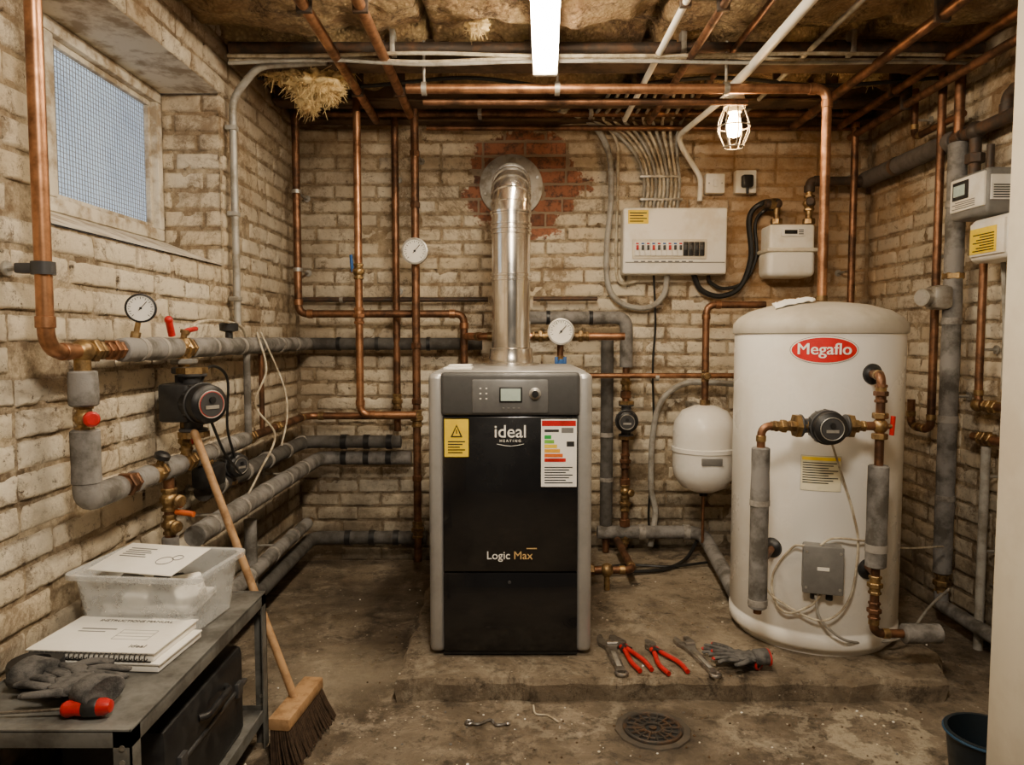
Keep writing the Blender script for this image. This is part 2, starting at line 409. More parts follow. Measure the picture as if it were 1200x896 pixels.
# ================= ROOM (individually laid bricks over a mortar bed)
RH=.077;BW=.228
def lay(store,P,s0,s1,z0,z1,hole=None,seed=0,warp=.008,off0=0):
    vs,fs,tn,jt=store
    rows=range(int(z0/RH),int(math.ceil(z1/RH)))
    for k in rows:
        s=s0-random.random()*.03-(BW/2 if k%2 else 0)-off0
        while s<s1:
            w=BW*random.choice((1,1,1,1,1,.5,1))if random.random()<.12 else BW
            a=max(s,s0);b=min(s+w,s1);s+=w
            if b-a<.03:continue
            segs=[(a,b)]
            if hole and hole[2]-.001<(k+.5)*RH<hole[3]+.001:
                segs=[(x,y) for x,y in((a,min(b,hole[0])),(max(a,hole[1]),b)) if y-x>.02]
            for (a,b) in segs:
                g=.0030+random.random()*.0025;A=a+g;B_=b-g;Z0=k*RH+g+random.uniform(-.001,.002);Z1_=(k+1)*RH-g+random.uniform(-.002,.001)
                Z1_=min(Z1_,z1);
                if Z1_-Z0<.02 or B_-A<.02:continue
                ns=max(3,int((B_-A)/.022));ss=[A,A+.004,A+.011]+[A+.011+(B_-A-.022)*i/ns for i in range(1,ns)]+[B_-.011,B_-.004,B_]
                zs_=[Z0,Z0+.004,Z0+.011,Z0+(Z1_-Z0)*.4,Z0+(Z1_-Z0)*.62,Z1_-.011,Z1_-.004,Z1_]
                pr=random.uniform(-.006,.003)+(-.007 if random.random()<.07 else 0);tilt=random.uniform(-.03,.03);tz_=random.uniform(-.04,.04);t=min(1,max(0,random.gauss(.35,.3)))
                base=len(vs);m_=len(zs_);ns_=len(ss)
                for i,x in enumerate(ss):
                    for j,z in enumerate(zs_):
                        ei=min(i,ns_-1-i);ej=min(j,m_-1-j);e=min(ei,ej)
                        q=V((x*1.0,z*1.0,seed))
                        n_=noise.noise(q*28)*.0045+noise.noise(q*75)*.0022
                        if e==0:h=-.013
                        elif e==1:h=-.0035+pr+n_
                        else:h=pr+n_+tilt*(x-a)*.5+tz_*(z-Z0)*.5
                        if e>=1:
                            dmg=noise.noise(q*17+V((3,7,1)))
                            if dmg>.33 and (ei<=2 or ej<=2):h-=.009*min(1,(dmg-.33)*6)
                        if e>0:h=min(h,.001)
                        jx=noise.noise(q*40+V((9,0,0)))*.003;jz=noise.noise(q*40+V((0,9,0)))*.003
                        zz=z+jz+warp*noise.noise(V((x*.9,z*.6,seed+3)))
                        vs.append(P(x+jx,zz,h));tn.append(t);jt.append(1. if e==0 else (.75 if e==1 else (.22 if e==2 else 0)))
                for i in range(ns_-1):
                    for j in range(m_-1):
                        c=base+i*m_+j;fs.append((c,c+1,c+m_+1,c+m_))
def wallobj(name,store,quads):
    vs,fs,tn,jt=store;nb=len(fs)
    vs=list(vs);fs=list(fs);tn=list(tn);jt=list(jt);mi=[0]*nb
    mats=[BRK,MOR,WFR]
    for q4,m in quads:
        b0=len(vs);vs+=[V(p) for p in q4];fs.append((b0,b0+1,b0+2,b0+3));tn+=[.4]*4;jt+=[0]*4;mi.append(m)
    me=bpy.data.meshes.new(name);me.from_pydata([tuple(v) for v in vs],[],fs)
    for m in mats:me.materials.append(m)
    me.polygons.foreach_set('material_index',mi);me.polygons.foreach_set('use_smooth',[True]*len(fs))
    for nm,d in(('tone',tn),('joint',jt)):
        a=me.attributes.new(nm,'FLOAT','POINT');a.data.foreach_set('value',d)
    me.update();o=bpy.data.objects.new(name,me);bpy.context.scene.collection.objects.link(o);return o
MD=.0095
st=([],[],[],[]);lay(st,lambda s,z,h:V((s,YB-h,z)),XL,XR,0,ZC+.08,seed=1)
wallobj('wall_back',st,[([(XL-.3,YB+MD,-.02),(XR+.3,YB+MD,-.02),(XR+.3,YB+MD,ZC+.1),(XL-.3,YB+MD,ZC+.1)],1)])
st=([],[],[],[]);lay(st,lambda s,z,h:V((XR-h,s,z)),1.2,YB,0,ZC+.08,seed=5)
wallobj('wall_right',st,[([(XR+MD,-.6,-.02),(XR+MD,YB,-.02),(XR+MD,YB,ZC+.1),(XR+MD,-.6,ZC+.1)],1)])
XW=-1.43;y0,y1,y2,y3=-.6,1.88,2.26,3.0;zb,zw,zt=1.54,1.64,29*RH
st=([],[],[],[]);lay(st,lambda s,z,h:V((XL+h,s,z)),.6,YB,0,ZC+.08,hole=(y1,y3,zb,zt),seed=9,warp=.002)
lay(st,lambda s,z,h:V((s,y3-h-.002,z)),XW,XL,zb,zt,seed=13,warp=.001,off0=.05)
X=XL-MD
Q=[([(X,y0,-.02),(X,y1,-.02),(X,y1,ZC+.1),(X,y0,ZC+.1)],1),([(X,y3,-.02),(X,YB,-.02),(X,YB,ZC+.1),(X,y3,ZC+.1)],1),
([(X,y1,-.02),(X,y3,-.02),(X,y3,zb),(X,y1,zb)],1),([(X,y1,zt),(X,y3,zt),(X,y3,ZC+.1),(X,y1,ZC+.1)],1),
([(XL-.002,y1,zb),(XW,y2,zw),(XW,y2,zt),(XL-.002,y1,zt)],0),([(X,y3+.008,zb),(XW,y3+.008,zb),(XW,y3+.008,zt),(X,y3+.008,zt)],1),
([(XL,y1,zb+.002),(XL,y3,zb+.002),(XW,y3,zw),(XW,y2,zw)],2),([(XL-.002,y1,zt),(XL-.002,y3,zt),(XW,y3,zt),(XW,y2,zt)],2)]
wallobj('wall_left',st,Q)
o=Ob('window_1');fw=.045
Rr=[((y2,zw),(y3,zw+fw)),((y2,zt-fw),(y3,zt)),((y2,zw+fw),(y2+fw,zt-fw)),((y3-fw,zw+fw),(y3,zt-fw))]
for (a,b),(c,d) in Rr:o.box((XW-.05,a,b),(XW+.012,c,d),WFR,.006)
for (a,b),(c,d) in [((y2+fw,zw+fw),(y3-fw,zw+fw+.02)),((y2+fw,zt-fw-.02),(y3-fw,zt-fw)),((y2+fw,zw+fw+.02),(y2+fw+.02,zt-fw-.02)),((y3-fw-.02,zw+fw+.02),(y3-fw,zt-fw-.02))]:
    o.box((XW-.05,a,b),(XW-.012,c,d),WFR,.004)
GL,nt,b=newmat('wired_frosted_glass');p=pos(nt)
c=mixc(nt,ramp(nt,noisen(nt,p,3,4),.3,.7),(.20,.30,.46),(.44,.55,.68))
b.inputs['Base Color'].default_value=(.3,.36,.42,1);b.inputs['Roughness'].default_value=.25
nt.links.new(c,b.inputs['Emission Color']);b.inputs['Emission Strength'].default_value=1.0  # pane's own bluish glow stands in for daylight behind it
o.box((XW-.036,y2+fw,zw+fw),(XW-.03,y3-fw,zt-fw),GL)
yy=y2+fw+.03
while yy<y3-fw-.01:o.box((XW-.0305,yy,zw+fw),(XW-.0285,yy+.0015,zt-fw),MGR);yy+=.0165
zz=zw+fw+.015
while zz<zt-fw-.01:o.box((XW-.0305,y2+fw,zz),(XW-.0285,y3-fw,zz+.0015),MGR);zz+=.0165
o.done()
o=Ob('floor');o.add([(XL-.3,-.8,0),(XR+.3,-.8,0),(XR+.3,YB+.02,0),(XL-.3,YB+.02,0)],[[0,1,2,3]],FLOOR);o.done()
o=Ob('ceiling');vs=[];fs=[];nx,ny=170,170
for j in range(ny+1):
    for i in range(nx+1):
        x=XL-.3+(XR-XL+.6)*i/nx;y=.0+(YB+.02)*j/ny
        fy_=(y%.5)/.5;fx_=((x+.35)%.9)/.9
        z=ZC+.02+.035*noise.noise(V((x*2.2,y*2.2,1)))+.030*noise.noise(V((x*7,y*7,5)))+.016*noise.noise(V((x*19,y*19,5)))-.06*math.sin(math.pi*fy_)*(.5+.5*math.sin(math.pi*fx_))+(.05 if fy_<.05 or fx_<.03 else 0)
        vs.append((x,y,z))
for j in range(ny):
    for i in range(nx):a=j*(nx+1)+i;fs.append([a,a+nx+1,a+nx+2,a+1])
o.add(vs,fs,CEIL);o.done(80,rc=False)
for yj,dz_,w in((3.10,.085,.05),(3.62,.07,.06),(3.93,.07,.06)):
    o=Ob('ceiling_joist');o.box((XL+.02,yj,ZC-dz_),(XR-.02,yj+w,ZC+.02),TIMB,.01);o.box((XL+.02,yj-.03,ZC-dz_-.01),(XR-.02,min(yj+w+.03,3.995),ZC-dz_+.005),TIMB,.004);o.done()
o=Ob('iron_pipe');o.tube([(XL+.04,3.01,ZC-.055),(XR-.04,3.01,ZC-.055)],.024,IRON,seg=14)
for xx in(-.55,.05,.62,1.3):o.cyl((xx,3.01,ZC-.055),(xx+.04,3.01,ZC-.055),.031,IRON);o.box((xx+.06,2.98,ZC-.083),(xx+.08,3.04,ZC+.01),GALV,.002)
o.done()
# plinth
o=Ob('concrete_plinth');out=[]
ctl=[(-.395,2.42),(1.50,2.41),(1.58,2.62),(1.60,3.98),(-.40,3.98)]
for i in range(5):
    a=V((*ctl[i],0));bb=V((*ctl[(i+1)%5],0));n=max(2,int((bb-a).length/.03))
    for k in range(n):
        p=a.lerp(bb,k/n);out.append(p+V((noise.noise(p*9)*.016,noise.noise(p*9+V((5,5,5)))*.020+noise.noise(p*30)*.006,0)))
n=len(out);cen=V((.6,3.1,0))
vs=[V((p.x,p.y,0))-(p-cen).normalized()*.012 for p in out]+[V((p.x,p.y,.062+.008*noise.noise(p*20))) for p in out]+[V((p.x,p.y,.08))-(p-cen).normalized()*(.012+.006*noise.noise(p*25)) for p in out]
fs=[[i,(i+1)%n,n+(i+1)%n,n+i] for i in range(n)]+[[n+i,n+(i+1)%n,2*n+(i+1)%n,2*n+i] for i in range(n)]+[[2*n+i for i in range(n)]]
o.add(vs,fs,PLIN);o.done(25)
o=Ob('door_jamb');xj=at(1173,448,1.80).x
o.box((xj,1.66,0),(xj+.12,1.80,ZC+.02),JAMB,.006);o.box((xj+.02,1.64,0),(xj+.22,1.66,ZC),JAMB,.004);o.done()

# ================= BOILER
q=lambda px,py,Y=2.59:at(px,py,Y)
o=Ob('boiler');bl=q(502,600).x+.001;brr=q(694,600).x
zt_=1.122
o.box((bl+.006,2.63,.10),(brr-.006,3.36,zt_-.006),SILV,.012)
for a,b_ in((bl,bl+.058),(brr-.058,brr)):o.box((a,2.595,.095),(b_,2.70,zt_),SILV,.022,seg=4)
il,ir=bl+.052,brr-.052
zd=q(600,487).z;zs=q(600,670).z
o.box((il,2.588,zs+.002),(ir,2.66,zd-.003),BLKG,.004)
o.box((il,2.588,.105),(ir,2.66,zs-.003),BLKG,.004)
o.box((il-.002,2.60,.085),(ir+.002,2.68,.11),BLK,.004)
o.box((il-.006,2.585,zd),(ir+.006,2.68,zt_+.002),MT('panel_grey',(.075,.075,.075),.38,.2),.014,seg=4)
o.box((bl+.02,2.64,zt_-.004),(brr-.02,3.34,zt_+.006),SILV,.004)
a=q(553,484);b_=q(643,444);o.box((a.x,2.579,a.z),(b_.x,2.60,b_.z),MT('panel_inner',(.15,.15,.15),.4,.2),.008)
a=q(585,471);b_=q(612,453);o.box((a.x,2.574,a.z),(b_.x,2.59,b_.z),BLK,.003);o.box((a.x+.006,2.572,a.z+.006),(b_.x-.006,2.58,b_.z-.006),LCD)
c=q(627,461,2.578);o.lathe([(.021,0),(.021,.006),(.016,.008),(.014,.022),(.012,.024),(0,.024)],c,(0,-1,0),GALV,24);o.lathe([(.012,.0245),(0,.025)],c,(0,-1,0),BLK)
for i in range(2):
    for j in range(3):c=q(563+7*i,455+6*j,2.578);o.box(c-V((.003,.002,.002)),c+V((.003,.002,.002)),PAPER)
for i in range(4):c=q(590+6*i,478,2.578);o.box(c-V((.004,.003,.002)),c+V((.004,.003,.002)),MGR)
def plate(o,p0,p1,Y,mat,t=.002):
    a=at(*p0,Y);b_=at(*p1,Y);o.box((min(a.x,b_.x),Y-t,min(a.z,b_.z)),(max(a.x,b_.x),Y+t,max(a.z,b_.z)),mat);return a,b_
plate(o,(521,535),(549,491),2.586,YEL)
t=[q(528,512,2.5835),q(542,512,2.5835),q(535,497,2.5835)];o.poly(t,(0,-.001,0),INK);t=[q(530.5,510.6,2.582),q(539.5,510.6,2.582),q(535,500,2.582)];o.poly(t,(0,-.001,0),YEL)
o.box(q(534.3,508,2.5805),q(535.7,503,2.5815),INK)
for k in range(5):plate(o,(525,518+3.2*k),(545-(k%3)*3,516.6+3.2*k),2.5845,INK,.001)
plate(o,(634,570),(676,491),2.586,PAPER);plate(o,(635,499),(675,492.5),2.5845,RED,.001)
cols=[GRN,MT('light_green_print',(.20,.55,.06),.5),YEL,MT('amber_print',(.85,.42,.02),.5),MT('dark_orange_print',(.75,.15,.01),.5),RED]
for k in range(6):plate(o,(638,514+5.4*k),(646+3.4*k,509.8+5.4*k),2.5845,cols[k],.001)
plate(o,(664,523),(673,517),2.5845,INK,.001)
for k in range(7):plate(o,(638,548+3*k),(671-(k%3)*4,546.8+3*k),2.5845,INK,.001)
plate(o,(638,506),(655,503),2.5845,INK,.001);plate(o,(658,507),(672,501),2.5845,INKG,.001)
o.text('ideal',.064,q(598,506,2.5865),(1,0,0),(0,0,1),PAPER,off=.0003);o.text('H E A T I N G',.013,q(598,516.5,2.5865),(1,0,0),(0,0,1),PAPER)
pts=[q(582+i*3.2,520+2.4*math.sin(i/10*math.pi),2.586) for i in range(11)];o.tube(pts,.0009,PAPER,seg=6)
o.text('Logic',.041,q(584,651,2.5865),(1,0,0),(0,0,1),PAPER);o.text('Max',.041,q(613,651,2.5865),(1,0,0),(0,0,1),GOLD);plate(o,(617,643),(629,642),2.587,GOLD,.001)
o.lathe([(.006,0),(.005,.003),(0,.003)],q(597,682,2.588),(0,-1,0),DGR)
for x in(bl+.07,brr-.07):
    for y in(2.70,3.28):o.cyl((x,y,.08),(x,y,.12),.022,BLK)
o.done()
o=Ob('folded_leaflet');c=at(537,430,2.78);o.box((c.x-.05,2.70,1.129),(c.x+.055,2.84,1.137),PAPER,.002);o.box((c.x-.035,2.74,1.137),(c.x+.05,2.85,1.145),PAPER,.002);o.done()

# ================= FLUE
o=Ob('flue_pipe');fx=-.004;fy=3.20;fr=.084;ze_=1.925;zf=2.045
o.lathe([(.125,1.128),(.125,1.136),(.098,1.14),(.098,1.16),(.094,1.17),(.094,1.20),(fr,1.205)],(fx,fy,0),(0,0,1),CHROME,40)
P,_=rounded([(fx,fy,1.2),(fx,fy,ze_),(fx,3.98,zf)],.17)
o.tube(P,fr,CHROME,seg=40)
for z in(1.50,1.52,1.70,1.72,1.74,1.79):o.lathe([(fr,z-.006),(fr+.006,z-.004),(fr+.006,z+.004),(fr,z+.006)],(fx,fy,0),(0,0,1),CHROME,40)
d=(V((fx,3.98,zf))-V((fx,fy,ze_))).normalized()
for t in(.20,.23,.36):o.cyl(V((fx,fy,ze_))+d*t,V((fx,fy,ze_))+d*(t+.012),fr+.005,CHROME,seg=40)
for i in range(1,8):
    if i<len(P)-1:dd=(P[i+1]-P[i-1]).normalized();o.cyl(P[i]-dd*.004,P[i]+dd*.004,fr+.0045,CHROME,seg=40)
o.lathe([(.165,0),(.172,.008),(.170,.02),(.13,.03),(.10,.035),(.098,.05)],(fx,3.998,zf+.02),(0,-1,0),GALV,48)
for k in range(6):
    q_=k*math.pi/3+.3;c=V((fx+.148*math.cos(q_),3.975,zf+.02+.148*math.sin(q_)));o.cyl(c,c-V((0,.012,0)),.008,GALV,seg=8)
o.done()

# ================= HOT WATER CYLINDER
TC=V((1.21,2.88,0));TR=.314;al=math.atan2(1.21,2.88)
n0=V((-math.sin(al),-math.cos(al),0));t0=V((math.cos(al),-math.sin(al),0))
def cm(s,z,off=.002):
    return TC+(n0*math.cos(s/TR)+t0*math.sin(s/TR))*(TR+off)+V((0,0,z))
def cpx(px,py):
    d=ray(px,py);dx,dy=d.x,d.y;A=dx*dx+dy*dy;B_=-2*(dx*TC.x+dy*TC.y);C=TC.x**2+TC.y**2-TR**2
    t=(-B_-math.sqrt(max(0,B_*B_-4*A*C)))/(2*A);p=d*t;w=V((p.x,p.y,0))-TC
    return math.atan2(w.dot(t0),w.dot(n0))*TR,CAMZ+p.z
o=Ob('hot_water_cylinder')
o.lathe([(.27,.08),(.285,.08),(.29,.10),(.308,.105),(.316,.12),(.316,.155),(.309,.162),(.309,.172),(TR,.18),(TR,1.268)],TC,(0,0,1),WHT,96)
o.lathe([(TR-.004,1.262),(TR+.006,1.265),(TR+.008,1.275),(TR+.006,1.30),(TR-.012,1.325),(.26,1.352),(.18,1.375),(.09,1.386),(0,1.39)],TC,(0,0,1),CAPG,96)
def cpatch(s0,s1,z0,z1,mat,off=.002,n=10):
    vs=[];fs=[]
    for i in range(n+1):
        s_=s0+(s1-s0)*i/n;vs+=[cm(s_,z0,off),cm(s_,z1,off)]
    for i in range(n):fs.append([2*i,2*i+2,2*i+3,2*i+1])
    o.add(vs,fs,mat)
def coval(sc,zc,w,h,mat,off):
    vs=[cm(sc,zc,off)];fs=[];nr,ns=5,48
    for r in range(1,nr+1):
        for k in range(ns):
            a=2*math.pi*k/ns;vs.append(cm(sc+w/2*r/nr*math.cos(a),zc+h/2*r/nr*math.sin(a),off))
    for k in range(ns):
        fs.append([0,1+k,1+(k+1)%ns])
        for r in range(nr-1):a=1+r*ns+k;b_=1+r*ns+(k+1)%ns;fs.append([a,a+ns,b_+ns,b_])
    o.add(vs,fs,mat)
s0,z0=cpx(966,410)
coval(s0,z0,.232,.100,INK,.0015);coval(s0,z0,.228,.097,PAPER,.002);coval(s0,z0,.218,.089,REDL,.0035)
for dx_,do in((-.0009,0),(0,.0002),(.0009,.0004)):
    o.text('Megaflo',.058,(0,0,0),(1,0,0),(0,0,1),PAPER,ext=.0003,fn=lambda c:cm(s0+c.x+dx_,z0+c.y+.002,.0052+do+c.z),sx=1.0)
sa,za=cpx(938,573);sb,zb_=cpx(986,535);cpatch(sa-.001,sb+.001,za-.001,zb_+.001,INKG,.0015);cpatch(sa,sb,za,zb_,MT('aged_label',(.76,.70,.50),.6),.0025)
cpatch(sa+.004,sb-.004,zb_-.016,zb_-.004,YEL,.0035,6)
for k in range(9):cpatch(sa+.006,sb-.01-(k%3)*.016,zb_-.027-.009*k,zb_-.0235-.009*k,INK,.0035,5)
for (px,py,r) in((1022,438,.026),(905,641,.026),(1016,666,.026)):
    s_,z_=cpx(px,py);c=cm(s_,z_,0);nn=(c-TC-V((0,0,c.z))).normalized();o.lathe([(r*1.45,-.004),(r*1.4,.008),(r,.014),(r*.8,.02)],c,nn,BLK)
o.done(50)
o=Ob('immersion_junction_box');sA,zA=cpx(939,687);sB,zB=cpx(986,637);sm=(sA+sB)/2;c=cm(sm,zA,0)
nn=(cm(sm,0,1)-cm(sm,0,0)).normalized();tt=V((0,0,1)).cross(nn)
w=(sB-sA)/2;h=zB-zA
o.M=Matrix(((tt.x,0,nn.x,c.x),(tt.y,0,nn.y,c.y),(tt.z,1,nn.z,c.z),(0,0,0,1)))
o.box((-w,0,-.012),(w,h,.05),MGR,.008);o.box((-w-.002,-.002,.045),(w+.002,h+.002,.058),MGR,.006);o.box((-.02,h*.5,.058),(.02,h*.5+.012,.0595),PAPER)
for sx in(-1,1):
    for sz in(.12,.88):o.cyl((sx*w*.85,h*sz,.057),(sx*w*.85,h*sz,.060),.005,GALV,seg=8)
o.cyl((w*.4,.0,.02),(w*.4,-.03,.02),.012,BLK);o.cyl((-w*.4,.0,.02),(-w*.4,-.03,.02),.012,BLK);o.done()
YP=2.44
o=Ob('cylinder_pump_assembly')
pc=at(966,499,YP);zP=pc.z
xl_=at(890,600,YP).x;xr_=at(1028,600,YP).x
o.tube([(pc.x,YP,zP),(xl_,YP,zP),(xl_,YP,at(890,718,YP).z)],.014,COPD,bend=.035,sleeve=BRASS)
lag(o,(xl_,YP,at(890,524,YP).z),(xl_,YP,at(890,712,YP).z),.031,FOAM,.3)
union(o,(at(918,497,YP).x,YP,zP),(1,0,0),.015);union(o,(at(938,497,YP).x,YP,zP),(1,0,0),.014);union(o,(at(1003,497,YP).x,YP,zP),(1,0,0),.015)
pump(o,(pc.x,YP+.01,zP),(1,0,0),(-.1,-1,0),.056,DGR)
zt2=at(1033,440,YP).z;s_,z_=cpx(1022,438);pp=cm(s_,zt2,-.005)
o.tube([pp,(xr_,YP,zt2),(xr_,YP,at(1028,742,YP).z),(at(1075,742,YP).x,YP,at(1028,742,YP).z)],.015,COPD,bend=.035,sleeve=BRASS)
o.tube([(pc.x,YP,zP),(xr_,YP,zP)],.015,COPD)
o.ball((xr_,YP,zP),.026,BRASS);nut(o,(xr_,YP,zP+.035),(0,0,1),.026,.02);nut(o,(xr_,YP,zP-.035),(0,0,1),.026,.02);union(o,(xr_,YP,zP+.11),(0,0,1),.015,COPD)
lag(o,(xr_,YP,at(1028,545,YP).z),(xr_,YP,at(1028,664,YP).z),.034)
union(o,(xr_,YP,at(1028,685,YP).z),(0,0,1),.016);union(o,(xr_,YP,at(1028,715,YP).z),(0,0,1),.015,COPD)
s_,z_=cpx(1016,666);o.tube([cm(s_,at(1028,666,YP).z-.03,-.005),(xr_,YP,at(1028,672,YP).z)],.013,COPD)
s_,z_=cpx(905,641);o.tube([cm(s_,z_,-.005),(xl_,YP+.0,z_)],.012,COPD)
lag(o,(at(1058,742,YP).x,YP,at(1028,742,YP).z),(at(1102,742,YP).x,YP,at(1028,742,YP).z),.033)
h=V((xr_+.035,YP-.01,zP));o.cyl((xr_,YP,zP),h,.009,BRASS);o.tube([h-V((0,0,.03)),h+V((.004,0,.035))],.008,RED)
o.done()
def cable(name,pts,r,mat,n=8):
    o=Ob(name);o.tube(spline(pts,n),r,mat,seg=8);return o.done()
def cyp(px,py,off=.03):
    s_,z_=cpx(px,py);return cm(s_,z_,off)
cable('pump_flex_cable',[at(975,520,YP-.03),cyp(985,560,.03),cyp(997,600,.02),cyp(1002,640,.02),cyp(990,700,.03),cyp(960,722,.04),cyp(915,700,.03),cyp(905,685,.05)],.004,CABW)
cable('immersion_cable',[cyp(945,635,.05),cyp(930,640,.02),cyp(908,670,.01),cyp(910,700,.02),cyp(925,715,.03),cyp(950,705,.04),cyp(962,690,.04)],.0045,CABW)
cable('immersion_cable',[cyp(955,692,.04),cyp(960,720,.04),cyp(985,745,.03),at(1020,752,2.60),at(1060,745,2.62),at(1090,710,2.75),at(1112,690,2.9)],.005,CAB)
cable('immersion_cable',[cyp(960,634,.05),cyp(975,628,.03),cyp(1010,632,.02),at(1060,642,2.8),at(1105,640,2.95)],.004,CABW)
o=Ob('paper_rag');vs=[];fs=[];nn_=12
for j in range(nn_+1):
    for i in range(nn_+1):
        u=i/nn_-.5;v=j/nn_-.5;x=1.08+u*.15+v*.03;y=2.80+v*.12
        d=math.hypot(x-TC.x,y-TC.y);base=1.39-.06*(d/.3)**2.2
        vs.append((x,y,base+.010+abs(noise.noise(V((u*5,v*5,2))))*.022))
for j in range(nn_):
    for i in range(nn_):a=j*(nn_+1)+i;fs.append([a,a+1,a+nn_+2,a+nn_+1])
o.add(vs,fs,PAPER);ob=o.done(60,rc=False);md=ob.modifiers.new('s','SOLIDIFY');md.thickness=.004

# ================= LEFT WALL PIPEWORK
XP=-1.09;Z1=1.215;Z2=.835
o=Ob('copper_riser_pipe')
o.tube([(XP,1.70,ZC-.01),(XP,1.70,Z1),(XP,1.99,Z1)],.0185,COP,bend=.06,sleeve=COP,seg=20)
clip(o,(XP,1.70,1.41),(XL,1.70,1.41),.02);o.cyl((XP,1.70,1.395),(XP,1.70,1.425),.026,DGR);o.box((XP-.06,1.685,1.398),(XP-.015,1.715,1.422),DGR,.004)
union(o,(XP,1.88,Z1),(0,1,0),.020);union(o,(XP,1.98,Z1),(0,1,0),.019,COP)
o.done()
o=Ob('lagged_heating_pipe')
lag(o,(XP,2.02,Z1),(XP,2.36,Z1),.034,FOAM,.14);o.cyl((XP,2.3,Z1),(XP,2.5,Z1),.021,BRASS);union(o,(XP,2.41,Z1),(0,1,0),.024)
lag(o,(XP,2.46,Z1),(XP,3.86,Z1),.034,FOAM,.26)
o.tube([(XP,3.80,Z1),(XP,3.90,Z1),(at(565,395,3.9).x,3.90,Z1)],.033,FOAMD,bend=.07,seg=18)
for px in(395,440,500):
    x=at(px,395,3.9).x;o.cyl((x,3.9,Z1),(x+.02,3.9,Z1),.037,BLK)
yv=1.84
o.cyl((XP,yv,Z1),(XP,yv,1.16),.02,BRASS);o.ball((XP,yv,Z1),.03,BRASS)
lag(o,(XP,yv,1.165),(XP,yv,1.075),.035,FOAM,.9)
valve(o,(XP,yv,1.045),(0,0,1),.0165,(.75,-.65,0),RED,False)
lag(o,(XP,yv,1.015),(XP,yv,.875),.035,FOAM,.9)
o.tube([(XP,yv,.89),(XP,yv,Z2),(XP,1.99,Z2)],.033,FOAM,bend=.05,seg=18)
union(o,(XP,2.03,Z2),(0,1,0),.022,COPD);lag(o,(XP,2.07,Z2),(XP,2.16,Z2),.033)
valve(o,(XP,2.20,Z2),(0,1,0),.02,(.4,0,1),BLK,False)
lag(o,(XP,2.24,Z2),(XP,2.36,Z2),.033);union(o,(XP,2.41,Z2),(0,1,0),.021)
lag(o,(XP,2.47,Z2),(XP,2.95,Z2),.03,FOAM,.2)
o.tube([(XP,2.9,Z2),(XP,3.82,Z2),(at(490,487,3.82).x,3.82,Z2)],.019,COPD,bend=.07,sleeve=BRASS)
for yy in(3.0,3.35):union(o,(XP,yy,Z2),(0,1,0),.018)
yp=2.41
nut(o,(XP,yp,Z1-.045),(0,0,1),.042,.018,MGR);o.cyl((XP,yp,Z1),(XP,yp,Z2),.018,BRASS);nut(o,(XP,yp,Z1-.075),(0,0,1),.04,.022,DGR);o.cyl((XP,yp,Z1-.09),(XP,yp,Z1-.12),.03,DGR)
pump(o,(XP+.035,yp-.02,1.035),(0,0,1),(.80,-.60,0),.066,DGR)
o.box((XP-.05,yp-.09,.975),(XP+.05,yp+.03,1.10),BLK,.012)
o.ring((XP+.035+.8*.11,yp-.02-.6*.11,1.035),(.8,-.6,0),.040,.004,RED,28)
valve(o,(XP,yp,.905),(0,0,1),.016,(.75,-.65,0),RED,True)
o.cyl((XP,2.28,Z2),(XP,2.28,.60),.017,COPD)
valve(o,(XP,2.28,.735),(0,0,1),.018,(.85,-.5,.0),BRASS,False);valve(o,(XP,2.28,.655),(0,0,1),.016,(.75,-.65,.0),BRASS,False)
o.tube([(XP+.03,2.26,.70),(XP+.09,2.25,.695)],.009,ORG)
lag(o,(XP,2.28,.615),(XP,2.28,.45),.026,FOAM,.9)
y5=2.76;o.cyl((XP,y5,Z2),(XP,y5,.70),.017,BRASS)
pump(o,(XP,y5,.765),(0,0,1),(.85,-.5,0),.045,DGR)
o.box((XP-.03,2.5,.72),(XP+.05,2.62,.80),BLK,.012);nut(o,(XP,2.55,.80),(0,0,1),.03,.03)
o.cyl((XP,3.15,Z1),(XP,3.15,Z2),.011,COPD);o.cyl((XP,2.98,Z1),(XP,2.98,Z2),.014,FOAM)
valve(o,(XP,2.40,Z1+.005),(0,1,0),.02,(0.2,0,1),RED,True)
o.tube([(XP,2.33,Z1+.04),(XP,2.31,Z1+.09)],.011,RED);o.ball((XP,2.31,Z1+.09),.013,RED)
o.lathe([(.014,0),(.014,.035),(.034,.04),(.036,.065),(.03,.07),(0,.07)],(XP,2.80,Z1+.02),(0,0,1),BLK)
for yy in(2.1,2.6,3.3):clip(o,(XP,yy,Z1),(XL,yy,Z1),.02)
o.done()
o=Ob('pressure_gauge');gc=atX(165,361,-1.07);gauge(o,(-1.07,gc.y,gc.z),.042,(.35,-1,0),(XP,gc.y+.0,Z1+.03),BLK);o.done()
for z,x,ye,pe in((.70,-1.10,3.80,470),(.605,-1.03,3.86,482)):
    o=Ob('lagged_return_pipe')
    st_=2.55 if z>.65 else 2.32
    o.tube([(x,st_,z),(x,ye,z),(at(pe,530,ye).x,ye,z)],.033 if z>.65 else .036,FOAM if z<.65 else FOAMD,bend=.08,seg=18)
    for k in range(5):yy=st_+.12+k*.27;o.cyl((x,yy,z),(x,yy+.02,z),.038,TAPE)
    xx=at(400,530,ye).x
    for k in range(3):o.cyl((xx+k*.12,ye,z),(xx+k*.12+.03,ye,z),.039,BLK)
    for yy in(2.6,3.4):clip(o,(x,yy,z),(XL,yy,z),.02)
    o.done()
o=Ob('lagged_floor_pipe');o.tube([(-1.08,2.75,.17),(-1.08,3.86,.17),(at(500,635,3.86).x,3.86,.17)],.036,FOAMD,bend=.09,seg=18)
o.tube([(-1.08,2.95,.17),(-1.08,2.95,.50)],.026,FOAM)
